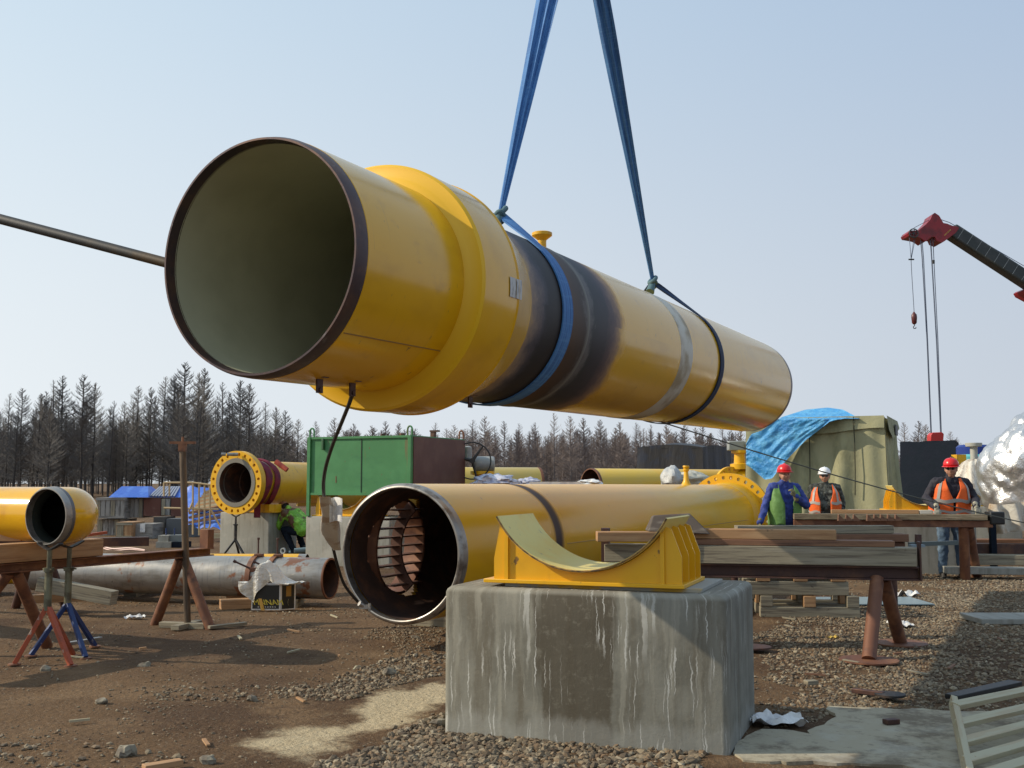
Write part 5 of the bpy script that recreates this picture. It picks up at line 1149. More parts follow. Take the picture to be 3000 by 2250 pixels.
block('concrete_block', gq(GLn + .02, -.02, 0), -MA, NA, 1.75, 1.1, .86, concrete_dull, 'pale grey concrete block under the green container', ch=.02)

# ------------------------------------------------------------------ crates, blue covers and railings, far left
def crate(px0, px1, pyt, pyb, Y, m, label, cat='crate', slats=0, frame_m=None, dep=.9):
    a, b = P(px0, pyb, Y), P(px1, pyb, Y); zt = Zat(pyt, Y); zb = max(a.z, 0)
    t = thing('wooden_crate' if cat == 'crate' else cat.replace(' ', '_'), label, cat, V((a.x, Y, zb)))
    build('body', MB().box(V(((a.x + b.x) / 2, Y + dep / 2, (zt + zb) / 2)), (b.x - a.x, dep, zt - zb)), m, t)
    if slats:
        w = (b.x - a.x) / slats
        for k in range(slats): build('board', MB().box(V((a.x + w * (k + .5), Y - .015, (zt + zb) / 2)), (w * .78, .02, (zt - zb) * .96)), m if (k * 7) % 3 else wood, t)
    if frame_m:
        for z in (zb + .04, zt - .04): build('batten', MB().box(V(((a.x + b.x) / 2, Y - .035, z)), (b.x - a.x, .02, .07)), frame_m, t)
    return t
crate(280, 366, 1458, 1519, 30, wood_grey, 'pale grey slatted crate at the left end of the upper crate row', slats=6, frame_m=wood_grey)
crate(284, 366, 1521, 1585, 30.2, wood_grey, 'grey slatted crate under the pale one at the left end of the row', slats=5)
crate(368, 418, 1460, 1517, 30.4, wood_grey, 'grey brown boarded crate below the left blue cover', slats=4)
crate(420, 470, 1460, 1512, 30.3, wood_red, 'red brown panel crate, left one of the upper row')
crate(472, 498, 1461, 1510, 30.3, wood_grey, 'narrow pale boarded crate between the two red brown ones', slats=2)
crate(500, 540, 1460, 1513, 30.3, wood_red, 'red brown panel crate, right one of the upper row')
crate(542, 566, 1460, 1512, 30.2, wood_grey, 'pale crate behind the tall T post, right end of the upper row', slats=3)
crate(340, 388, 1530, 1578, 28.2, wood_tan, 'tan crate leaning low in front of the row, with two wide boards', slats=2, frame_m=wood)
crate(390, 446, 1535, 1580, 28.4, wood_grey, 'dark grey crate with a white paper, right of the tan one', frame_m=None)
pp_ = P(418, 1547, 28.35); single('paper_sheet', MB().box(pp_ + V((0, -.01, 0)), (.13, .01, .22)), plastic, 'white paper sheet fixed on the dark grey crate', 'paper')
crate(448, 482, 1515, 1578, 29.5, mat('dark_crate', (.07, .065, .06), .8), 'dark crate in the middle of the lower row')  # one plain dark body colour on all faces
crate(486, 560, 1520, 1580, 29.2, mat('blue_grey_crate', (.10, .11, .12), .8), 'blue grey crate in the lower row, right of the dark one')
crate(300, 346, 1578, 1600, 25.5, mat('blue_grey_block', (.16, .19, .2), .8), 'low blue grey block on the ground right of the yellow elbow', 'concrete block', dep=.5)
crate(456, 500, 1588, 1606, 24.5, concrete_dull, 'pale concrete block, bottom left of the small pile', 'concrete block', dep=.4)
crate(462, 492, 1569, 1587.5, 24.6, concrete_dull, 'pale concrete block, upper left of the small pile', 'concrete block', dep=.35)
crate(496, 540, 1568, 1587.5, 24.7, mat('grey_block', (.17, .19, .19), .8), 'grey concrete block, upper right of the small pile', 'concrete block', dep=.35)
crate(502, 545, 1588, 1605, 24.55, navy, 'black rubber covered block at the right of the small pile', 'concrete block', dep=.4)
for px in (486, 511): c = P(px, 1568, 24.8); single('steel_rod', MB().tube(V((c.x, c.y, .25)), c + Z * .16, .015), blue_leg, 'thin blue rod standing in the small pile of blocks', 'rod', 'blue rods in the pile of blocks')
def cover(px0, px1, pyt, pyb, Y, lab_, stripes=0):
    a, b = P(px0, pyb, Y), P(px1, pyb, Y); zt = Zat(pyt, Y); w = b.x - a.x
    mb = MB(); mb.hexa([V((a.x, Y - .1, a.z)), V((b.x, Y - .1, a.z)), V((b.x, Y + 1.4, a.z)), V((a.x, Y + 1.4, a.z)), V((a.x + w * .14, Y + .45, zt)), V((b.x - w * .18, Y + .45, zt)), V((b.x - w * .2, Y + .8, zt)), V((a.x + w * .12, Y + .8, zt))])
    t = thing('blue_cover', lab_, 'tarpaulin', V((a.x, Y, a.z))); build('sheet', mb, tarp_deep, t)
    for k in range(stripes):
        f = (k + .5) / stripes; p0_ = V((a.x + w * (.03 + f * .82), Y - .12, a.z + .03)); p1_ = V((a.x + w * (.16 + f * .66), Y + .42, zt)); build('lath', MB().beam(p0_, p1_, .05, .03), mat('grey_lath', (.25, .28, .35), .6), t)
    return t
cover(322, 438, 1425, 1457, 30.2, 'blue tarpaulin stretched over the left crates like a low roof')
cover(436, 532, 1426, 1457, 30.4, 'blue tarpaulin with grey laths over the right crates', 9)
# ramp with blue sheet and laths
a0, a1 = P(548, 1540, 27), P(664, 1552, 26); b0, b1 = P(548, 1428, 28.5), P(668, 1424, 28)
t = thing('covered_heap', 'sloping heap under blue sheets and pale laths, behind the railing at left', 'tarpaulin', V((a0.x, 27, 0)))
mb = MB(); mb.grid(lambda u, v: (a0.lerp(a1, u)).lerp(b0.lerp(b1, u), v) + Z * (.1 * noise.noise(V((u * 5, v * 5, 0)))), 12, 12); build('sheet', mb, tarp_deep, t, smooth=60)
for k in range(11):
    v = .32 + .05 * k; p = a0.lerp(a1, .15 + .03 * k).lerp(b0.lerp(b1, .15 + .03 * k), v); q = a0.lerp(a1, .85).lerp(b0.lerp(b1, .85), v + .12); build('lath', MB().beam(p + V((0, -.08, .04)), q + V((0, -.08, .04)), .05, .05), wood_tan if k % 2 else pallet_pale, t)
for k in range(3):
    v = .05 + .12 * k; p = a0.lerp(a1, .1).lerp(b0.lerp(b1, .1), v); q = a0.lerp(a1, 1).lerp(b0.lerp(b1, 1), v + .2); build('lath', MB().beam(p + V((0, -.12, .04)), q + V((0, -.12, .04)), .08, .06), rust_dark, t)
# railing
t = thing('tan_railing', 'tan steel railing frame on tall posts in front of the blue heap', 'railing', P(600, 1560, 24.5))
Y = 24.5
def tb(a, b, r=.022): return MB().tube(P(a[0], a[1], Y), P(b[0], b[1], Y), r, n=8)
for a, b in (((480, 1414), (566, 1414)), ((566, 1414), (640, 1424)), ((480, 1488), (640, 1492))): build('rail', tb(a, b), tan_paint, t)
for px, y0_, y1_ in ((480, 1414, 1454), (496, 1420, 1454), (565, 1414, 1566), (583, 1418, 1568), (599, 1422, 1562), (615, 1424, 1540)): build('post', tb((px, y0_), (px, y1_)), tan_paint, t)
for a, b in (((616, 1490), (656, 1562)), ((615, 1540), (603, 1566)), ((565, 1470), (552, 1500))): build('brace', tb(a, b), tan_paint, t)
single('timber', MB().beam(P(600, 1572, 24.4), P(665, 1568, 24.4), .12, .10), pallet_pale, 'pale beam on the ground at the foot of the tan railing', 'timber')
for k in range(2): single('barrier_tape', MB().path(smoothp(P_([(300 + k * 4, 1600 + 6 * k, 24), (330, 1608 + 6 * k, 23.8), (380, 1606 + 4 * k, 23.6), (425, 1612 + 2 * k, 23.4)])), .02, 5), mat('striped_tape', (.6, .4, .35), .5), 'red white tape loosely laid on the ground right of the elbow, %s strand' % ('upper' if k == 0 else 'lower'), 'tape')
single('red_bar', MB().beam(P(255, 1568, 20), P(312, 1560, 20.3), .06, .05), red_leg, 'short orange red bar behind the end of the fresh timber', 'steel bar')

# ------------------------------------------------------------------ valve, pipes and tarps behind the ground pipe
VC = P(1384, 1350, 20.4)
t = thing('gear_valve', 'yellow valve with grey gearbox and big black handwheel, beside the container', 'valve', V((VC.x, VC.y, .6)))
ring = [VC + V((.345 * math.cos(a), .06 * math.cos(a), .345 * math.sin(a))) for a in np.linspace(0, 2 * math.pi, 48, endpoint=False)]
hw = build('handwheel', MB().path(ring, .013, 8, closed=True), rubber, t)
for a in (.95, 2.9, 4.95): build('spoke', MB().tube(VC + V((0, -.0, 0)), VC + V((.34 * math.cos(a), .05 * math.cos(a), .34 * math.sin(a))), .035, .014, 10), rubber, hw)
build('hub', MB().tube(VC + V((0, -.06, 0)), VC + V((0, .1, 0)), .05, n=16), rubber, t)
build('gearbox', MB().tube(VC + V((-.22, .14, .02)), VC + V((-.22, .14, .02)) + Z * .36, .0001, .0001, 6).lathe([(0, .001), (0, .075), (.24, .07), (.26, .04), (.265, .001)], VC + V((-.09, .16, .02)), Z, 20).lathe([(0, .001), (0, .14), (.02, .15), (.36, .15), (.38, .13), (.38, .001)], VC + V((.03, .26, .0)) + V((.0, 0, -.06)), V((1, .1, 0)), 28), gear_grey, t)
build('bonnet', MB().lathe([(0, .24), (.03, .24), (.03, .17), (.25, .15), (.27, .23), (.33, .23), (.33, .001)], VC + V((.18, .3, -.52)), Z, 28), paint_yellow, t)
build('valve_body', MB().sphere(VC + V((.18, .3, -.72)), .36, 14, (1, 1, .9)), paint_yellow, t, smooth=60)
def far_pipe(p0, p1, R, m, label, rim=True):
    t = thing('far_pipe', label, 'pipe', p0); a = (p1 - p0).normalized(); L = (p1 - p0).length
    build('pipe_wall', MB().lathe([(0, R - .02), (0, R - .006), (.012, R), (L - .02, R), (L, R - .01), (L, R - .03)], p0, a, 56), m, t)
    build('inner_wall', MB().lathe([(0, R - .02), (L, R - .02)], p0, a, 40, flip=True), rust_in, t)
    if rim: build('steel_rim', MB().lathe([(-.008, R - .022), (-.008, R), (.05, R + .005), (.06, R)], p0, a, 56), rust, t)
    return t
far_y = mat('far_yellow_coating', (.62, .43, .06), .35, layers=[dict(c=(.55, .42, .14), s=.9, lo=.4, hi=.7, m=.8), dict(c=(.7, .38, .02), s=.5, lo=.55, hi=.7, m=.8)])
q = P(1730, 1425, 26); far_pipe(q, q + V((7.6, 4.6, 0)) , .43, far_y, 'yellow pipe in the back with its open end showing, right of the valve')
q = P(1545, 1425, 25); far_pipe(q + V((.30, 1.0, -.0)), q + V((-5.2, -.5, -.0)), .45, far_y, 'yellow pipe in the back running left behind the black handwheel', True)
def cloth_box(name, label, cat, a, b, c, d, zt, m, parts=None, fold=.05, flare=.0, sag=.0, n=14, seed=0, dome=0, mats=None):
    # a,b,c,d ground corners going round; cloth walls and a top
    t = thing(name, label, cat, V((a.x, a.y, 0)))
    cs = [a, b, c, d]; cen = (a + b + c + d) / 4
    for k in range(4):
        p, q = cs[k], cs[(k + 1) % 4]; L = (q - p).length; nn = (q - p).cross(Z).normalized(); nn = nn if nn.dot(p - cen) > 0 else -nn
        def fn(u, v, p=p, q=q, nn=nn, L=L, k=k):
            s = u * L; edge = min(u, 1 - u) * 2
            wb = 1.6 * noise.noise(V((s * .8, v * .5, seed))); f = fold * (1 - v * .75) * (.6 * math.sin(s * 6.2 + k + 2 * wb) + .45 * math.sin(s * 12.7 + 3 * wb) + noise.noise(V((s * 2.2, v * 1.1, seed + 3)))) * min(1, edge * 5 + .1)
            pt = p.lerp(q, u); out = (pt - cen).normalized()
            return V((pt.x, pt.y, 0)) + out * flare * (1 - v) ** 1.5 + nn * f + Z * (zt * v + (-sag * math.sin(u * math.pi) + dome * math.sin(u * math.pi) * .5 if v > .99 else 0) - .02 * noise.noise(V((s * 3, 0, seed))) * v)
        build('wall_cloth', MB().grid(fn, int(L * n), int(zt * 8), L, zt), m, t, smooth=70)
    def top(u, v):
        p = a.lerp(b, u).lerp(d.lerp(c, u), v); e = min(u, 1 - u, v, 1 - v) * 2
        return V((p.x, p.y, zt + dome * math.sin(u * math.pi) * math.sin(v * math.pi) - .02 + .04 * noise.noise(V((u * 4, v * 4, seed))) * e))
    build('top_cloth', MB().grid(top, 24, 20), m, t, smooth=70)
    return t
# khaki shelter
TA = V((7.585, 22, 0)); tb_ = TA + MA * 2.82; tc_ = tb_ + NA * 2.55; td = TA + NA * 2.55
t = cloth_box('canvas_shelter', 'khaki canvas shelter with hanging folds, partly covered by a bright blue tarpaulin', 'shelter', tb_, TA, td, tc_, 2.80, canvas, fold=.13, flare=.12, n=26, seed=4)
def val(u, v):
    p = tb_.lerp(TA, .30 + u * .70) - NA * (.05 + .03 * v); return V((p.x, p.y, 2.82 - v * (.30 + .05 * math.sin(u * 5)))) - NA * .02 * math.sin(u * 22) * v
build('valance', MB().grid(val, 40, 5), canvas, t, smooth=60)
def flp(u, v):
    p = TA.lerp(td, u * .9); return V((p.x, p.y, 2.82 - v * .45 * (1 - abs(u - .35)))) + (TA - tb_).normalized() * (.05 + .04 * v)
build('valance', MB().grid(flp, 16, 5), canvas, t, smooth=60)
for f in (.47, .79): p = tb_.lerp(TA, f) - NA * .09; build('tie_cord', MB().path([V((p.x, p.y, 2.8)), V((p.x + .01, p.y, 2.3)), V((p.x, p.y - .02, 1.7)), V((p.x - .01, p.y, 1.2))], .012, 5), mat('dark_cord', (.05, .05, .03), .9), t)
build('dark_opening_panel', MB().box(TA.lerp(td, .55) + Z * 2.58 + (TA - tb_).normalized() * .10, (.02, .5, .22), ((TA - tb_).normalized(), NA, Z)), rubber, t)  # solid black panel standing in for the shade inside an opening
# blue tarp draped over its left part: top strip, then hanging triangle in front
def lerp1(x, xs_, ys_): return float(np.interp(x, xs_, ys_))
def tarpf(u, v):     # u left-right along the photo, v from bottom edge to top edge
    px = 2186 + u * (2518 - 2186)
    topy = lerp1(px, [2186, 2200, 2230, 2290, 2360, 2425, 2470, 2518], [1300, 1272, 1262, 1222, 1200, 1194, 1200, 1226])
    boty = lerp1(px, [2186, 2200, 2240, 2262, 2300, 2360, 2430, 2475, 2518], [1362, 1370, 1405, 1402, 1352, 1290, 1236, 1226, 1227])
    py = boty + (topy - boty) * v
    f = (px - 2186) / (2592 - 2186); wall = tb_.lerp(TA, min(1, f * 1.0)); y = wall.y - .34 - .10 * (1 - v) * math.sin(u * 9 + v * 3) * .5
    if py < 1228: y = y + .2 + (1228 - py) * .022
    p = P(px, py, y + .03 * noise.noise(V((u * 9, v * 9, 2)))); return p
tp_ = MB().grid(tarpf, 60, 34); 
single('blue_tarpaulin', tp_, tarp_blue, 'bright blue crinkled tarpaulin draped over the top left of the khaki shelter', 'tarpaulin', smooth=50)
# its continuation over the roof at the back
def tarpb(u, v):
    p = tb_.lerp(TA, u * .8) + NA * (.35 + v * 2.3); return V((p.x, p.y, 3.06 + .12 * math.sin(u * math.pi) - .3 * v * v + .04 * noise.noise(V((u * 6, v * 6, 1)))))
# dark navy box
na = V((P(2640, 1400, 27).x, 27, 0)); nb2 = V((P(2802, 1400, 25.8).x, 25.8, 0))
cloth_box('navy_tarp_box', 'large box under dark navy tarpaulin, right of the khaki shelter', 'covered box', na, nb2, nb2 + NA * 2, na + NA * 2, Zat(1292, 26.3), navy, fold=.03, flare=.18, n=6, seed=9)
ba = V((P(1868, 1400, 34).x, 34, 0)); bb = V((P(2060, 1400, 33).x, 33, 0)); bc2 = V((P(2150, 1400, 35).x, 35.4, 0))
cloth_box('black_tarp_box', 'stack under black plastic sheeting in front of the far trees, left of the blue tarpaulin', 'covered box', ba, bb, bc2, ba + V((.9, 2.4, 0)), Zat(1312, 33.6), black_tarp, fold=.06, flare=.16, n=7, seed=14, dome=.2)
# wrapped white items seen just over the ground pipe
def lump(name, lab_, cat, px, py, Y, w, h, d, m, seed, am=.25, fac=3, parent=None):
    c = P(px, py, Y); mb = MB(); mb.sphere(c, 1, 20, (w, d, h))
    for v_ in mb.v:
        q = v_ - c; k = 1 + am * (noise.noise(V((q.x / w * fac * .6, q.y / d * fac * .6, q.z / h * fac * .6)) + V((seed, 0, 0)))) + am * .4 * noise.noise(V((q.x / w * fac * 1.8, q.y / d * fac * 1.8, q.z / h * fac * 1.8)) + V((0, seed, 0)))
        v_ += q * (k - 1)
    return single(name, mb, m, lab_, cat, smooth=40) if parent is None else build(name, mb, m, parent, smooth=40)
pw_ = mat('bluish_plastic', (.5, .52, .62), .35, layers=[dict(c=(.3, .32, .45), s=12, lo=.5, hi=.6)], bump=(20, .6, .02))
lump('plastic_bundle', 'bluish white plastic sheet bunched below the black handwheel', 'plastic sheet', 1450, 1415, 19.5, .37, .14, .4, pw_, 3, .5, 4)
lump('plastic_bundle', 'small crumpled white plastic right of the bunched bluish one', 'plastic sheet', 1550, 1416, 19.8, .22, .09, .2, pw_, 5, .5, 4)
single('pale_board', MB().box(P(1625, 1418, 19.5), (.9, .3, .08)), plastic, 'pale flat board lying just behind the long low pipe', 'board')
lump('plastic_bundle', 'small white plastic heap in front of the far open pipe end', 'plastic sheet', 1728, 1416, 19.8, .22, .07, .2, plastic, 8, .4, 4)
wv = lump('wrapped_valve', 'round fitting wrapped in clear white plastic, in front of the back pipe', 'wrapped fitting', 1966, 1402, 22, .21, .25, .3, mat('grey_plastic_wrap', (.45, .46, .45), .3, layers=[dict(c=(.2, .22, .25), s=5, lo=.5, hi=.6)], bump=(15, .7, .03)), 11, .25, 2.5)
lump('wrapped_valve', 'trailing clear plastic to the right of the wrapped round fitting', 'wrapped fitting', 2022, 1404, 22.3, .36, .17, .3, mat('clear_wrap', (.5, .48, .38), .3, bump=(12, .7, .03)), 15, .3, 2.5)
# small flanged valve near the far flange
c = P(2150, 1390, 25)
t = thing('small_flanged_valve', 'small yellow valve with bolted flanges and a grey actuator, above the far flange', 'valve', c)
fm = MB(); flange_mesh(fm, c + V((-.1, 0, -.28)), V((.45, -.9, 0)).normalized(), .46, .25, .08, 16, .39, .03); build('flange', fm, paint_yellow, t)
build('neck', MB().lathe([(0, .22), (.12, .22), (.14, .13), (.36, .12), (.38, .19), (.44, .19), (.44, .001)], c + V((.16, .1, .12)), Z, 24), paint_yellow, t)
build('body', MB().sphere(c + V((.2, .25, -.25)), .42, 12), paint_yellow, t, smooth=60)
build('actuator', MB().box(c + V((.06, .05, .66)), (.36, .26, .22)).tube(c + V((.2, .05, .68)), c + V((.5, .0, .74)), .10, n=16), gear_grey, t, bevel=.02)
# grey bottles behind the man in blue
for k, px in enumerate((2258, 2272, 2286)):
    c = P(px, 1450, 18.6); t = thing('gas_cylinder', 'dull blue grey gas cylinder standing behind the man in blue, one of three', 'gas cylinder', V((c.x, 18.6, 0)), 'gas cylinders behind the man in blue')
    build('body', MB().lathe([(0, .001), (0, .045), (1.2, .045), (1.27, .03), (1.29, .001)], V((c.x, 18.6, .0)), Z, 16), mat('bottle_grey', (.13, .18, .17), .45), t)
# ------------------------------------------------------------------ block, saddle and bits at the right
b3 = V((P(2525, 1685, 17.5).x, 17.75, 0)); U3 = V((.985, -.17, 0)).normalized(); W3 = V((.17, .985, 0)).normalized()
block('concrete_block', b3, U3, W3, 1.86, 1.0, 1.0, concrete_dull, 'pale concrete block behind the man in the orange vest', ch=.02)
saddle(b3 + U3 * .50 + W3 * .1, U3, W3, 1.0, 1.05, 'yellow saddle on the pale block behind the man in the orange vest', w=1.22)
b4 = V((P(2852, 1600, 21).x, 21, 0)); block('concrete_block', b4, U3, W3, .9, .8, 1.0, concrete_dull, 'second pale concrete block further back at the right edge', ch=.02)
saddle(b4 + U3 * -.1 + W3 * .05, U3, W3, 1.0, 1.0, 'yellow saddle partly hidden behind the foil wrapped thing')
for k, (px, py, Y, w_, h_, m_) in enumerate(((2960, 1672, 16.6, 1.9, .10, concrete_dull), (2990, 1640, 17.6, 2.0, .16, wood), (2975, 1612, 18.2, 1.4, .22, rust_dark), (2985, 1590, 18.6, 1.6, .12, wood_brown))):
    c = P(px, py, Y); single('base_beam', MB().box(V((c.x, Y, max(c.z, h_ / 2))), (w_, .35, h_), (U3, W3, Z)), m_, ['low pale concrete kerb at the right edge, nearest of the beams there', 'grey timber beam behind the low kerb at the right edge', 'dark rusty beam under the wrapped goods at the right edge', 'brown beam directly below the plastic at the right edge'][k], 'beam', bevel=.008)
c = P(2908, 1560, 18); single('steel_post', MB().box(V((c.x, 18, .45)), (.09, .09, .9)), navy, 'dark square post left of the tan plastic at the right edge', 'post')
# foil thing
def foilf(u, v):
    an = -1.2 + u * 3.6; z = -1 + v * 2
    return None
c = P(3056, 1378, 18.6); mb = MB(); mb.sphere(c, 1, 90, (1.02, .9, 1.28))
for v_ in mb.v:
    q = v_ - c; n1 = V((q.x * 2.2, q.y * 2.2, q.z * 2.2)); k = 1 + .14 * noise.noise(n1 * .6) + .10 * abs(noise.noise(n1 * 1.3)) - .03 + .045 * abs(noise.noise(n1 * 3.0)) + .016 * abs(noise.noise(n1 * 6.5))
    taper = 1 - .28 * max(0, q.z / 1.3)
    v_ += q * (k - 1); v_ += V((q.x * (taper - 1), 0, 0)) + V((.18 * max(0, q.z), 0, 0))
    if v_.z < c.z - .75: v_.z = c.z - .75 + (v_.z - c.z + .75) * .3
single('foil_wrapped_machine', mb, foil, 'large bulky thing wrapped in crinkled silver foil at the right edge', 'wrapped machine', smooth=30)
def skirt(u, v):
    p = P(2895 + u * 190, 1560 - v * 85 + 4 * math.sin(u * 9), 18.2 - .25 * math.sin(u * 2)); return p + V((0, .07 * math.sin(u * 22 + v * 3) - .05 * v, 0))
single('plastic_sheet', MB().grid(skirt, 50, 12), plastic_tan, 'tan and milky plastic sheet hanging in folds below the silver foil', 'plastic sheet', smooth=50)
cc = P(2856, 1360, 21.5)
t = thing('wrapped_flange_pipe', 'upright flanged stub draped in clear dusty plastic, behind the man in the orange vest', 'wrapped fitting', cc)
build('stub', MB().lathe([(0, .07), (.24, .07), (.25, .15), (.30, .16), (.32, .16), (.32, .001)], P(2854, 1345, 21.5), Z, 20), mat('pale_grey_flange', (.42, .42, .37), .5), t)
def drape(u, v):
    an = u * 2 * math.pi; r = .10 + .50 * (1 - v) ** .55 * (1.0 if v > .35 else .75 + .7 * v) ; r *= 1 + .10 * math.sin(an * 9 + v * 3)
    p = P(2854, 1345, 21.5); return p + V((math.cos(an) * r, math.sin(an) * r, -(1 - v) * 1.05))
build('plastic_drape', MB().grid(drape, 60, 16), plastic_clear, t, smooth=50)
for px0, px1, y0_, y1_, Y, m_, l_ in ((2816, 2892, 1302, 1336, 24, mat('deep_blue_tank', (.01, .035, .22), .4), 'dark blue curved tank top behind the wrapped flange'), (2818, 2880, 1330, 1372, 23.5, mat('teal_tank', (.10, .45, .48), .5), 'teal tank below the dark blue one, behind the wrapped flange'), (2796, 2822, 1332, 1362, 23, paint_yellow, 'small yellow box between the navy tarpaulin and the teal tank')):
    a, b = P(px0, y1_, Y), P(px1, y0_, Y)
    if px0 > 2800: mb = MB().lathe([(0, .001), (0, (b.x - a.x) * .62), (b.z - a.z + .6 - .05, (b.x - a.x) * .62), (b.z - a.z + .6, (b.x - a.x) * .52), (b.z - a.z + .6, .001)], V(((a.x + b.x) / 2 + .15, Y + .4, a.z - .6)), Z, 36)
    else: mb = MB().box(V(((a.x + b.x) / 2, Y, (a.z + b.z) / 2)), (b.x - a.x, .3, b.z - a.z))
    single('storage_tank' if px0 > 2800 else 'yellow_box', mb, m_, l_, 'tank' if px0 > 2800 else 'box')
# ------------------------------------------------------------------ crane
CY = 42.
def cp(x, y, d=0): return P(x, y, CY + d)
t = thing('mobile_crane', 'far crane boom, dark grey with a red head, reaching in from the right edge', 'crane', cp(2740, 690))
b0_, b1_ = cp(2783, 676), cp(3250, 980); bd_ = (b1_ - b0_).normalized(); bu_ = bd_.cross(V((0, 1, 0))).normalized(); bu_ = bu_ if bu_.z > 0 else -bu_
build('boom', MB().beam(b0_, b1_, .62, .56, up=bu_), crane_dark, t, bevel=.08)
for k in range(15): c = b0_ + bd_ * (.35 + k * .42) - V((0, .322, 0)); build('boom_seam', MB().box(c, (.018, .008, .46), (bd_, V((0, 1, 0)), bu_)), gear_grey, t)
build('boom_cap', MB().prism([cp(3002, 846), cp(2996, 851), cp(3002, 861), cp(3070, 897), cp(3074, 884)], V((0, .8, 0))), crane_red, t)
head = [(2739, 623), (2752, 632), (2764, 653), (2775, 655), (2790, 661), (2806, 664), (2810, 668), (2800, 682), (2768, 706), (2760, 711), (2745, 705), (2740, 694), (2730, 693), (2712, 707), (2698, 697), (2688, 694), (2664, 690), (2660, 683), (2665, 675), (2690, 675), (2712, 658), (2726, 643), (2732, 628)]
build('boom_head', MB().prism([cp(a, b, -.4) for a, b in head], V((0, .8, 0))), crane_red, t)
rv = MB()
for k in range(6): c = cp(2768 + k * 3.2, 689 - k * 3, -.41); rv.tube(c, c + V((0, -.01, 0)), .02, n=6)
build('rivet_row', rv, mat('pale_yellow_dots', (.5, .4, .1), .5), t)
def wheel(px, py, r, y):
    c = cp(px, py, y); m = MB(); ring = [c + V((r * math.cos(a), 0, r * math.sin(a))) for a in np.linspace(0, 2 * math.pi, 28, endpoint=False)]; m.path(ring, r * .14, 8, closed=True)
    for k in range(3): a = k * math.pi / 3 + .3; m.tube(c - V((math.cos(a), 0, math.sin(a))) * r, c + V((math.cos(a), 0, math.sin(a))) * r, r * .09)
    return m
build('sheave', wheel(2677, 683, .17, -.45), crane_dark, t)
def rp_(pts, r=.014): return MB().path([cp(a, b, -.2) for a, b in pts], r, 5)
for pts, r in (([(2677, 668), (2722, 644)], .012), ([(2756, 643), (2782, 652), (3010, 785)], .014), ([(2808, 672), (3010, 792)], .01), ([(2664, 692), (2669, 758)], .012), ([(2682, 696), (2670, 758)], .012), ([(2678, 696), (2669, 758)], .01), ([(2669, 758), (2671, 800), (2678, 912)], .014),
               ([(2697, 700), (2702, 760), (2716, 1000), (2727, 1268)], .022), ([(2701, 700), (2706, 760), (2718, 1000), (2729, 1268)], .016), ([(2726, 700), (2731, 780), (2744, 1000), (2756, 1268)], .026), ([(2733, 697), (2737, 780), (2748, 1000), (2758, 1268)], .016)):
    build('hoist_rope', rp_(pts, r), rope_steel, t)
build('rope_guide', MB().tube(cp(2662, 760, -.2), cp(2678, 760, -.2), .03, n=8), crane_dark, t)
build('rope_weight', MB().tube(cp(2735, 762, -.25), cp(2735, 772, -.25), .05, n=8), rubber, t)
hb = build('hook_block', MB().lathe([(0, .001), (0, .05), (.05, .09), (.26, .11), (.38, .10), (.44, .05), (.50, .02), (.50, .001)], cp(2679, 950, -.2), Z, 16), mat('dark_red_ball', (.10, .02, .02), .4), t)
hk = cp(2679, 950, -.2); build('hook', MB().path([hk + V((.0, 0, .02)), hk + V((0, 0, -.06)), hk + V((-.05, 0, -.11)), hk + V((-.02, 0, -.17)), hk + V((.05, 0, -.16)), hk + V((.06, 0, -.11))], .018, 8), black_steel, t)
q = [(2727, 1275), (2733, 1267), (2760, 1266), (2766, 1271), (2764, 1294), (2727, 1295)]
hb = build('hook_block', MB().prism([cp(a, b, -.3) for a, b in q], V((0, .4, 0))), mat('bright_red_paint', (.45, .02, .015), .4), t, bevel=.02)
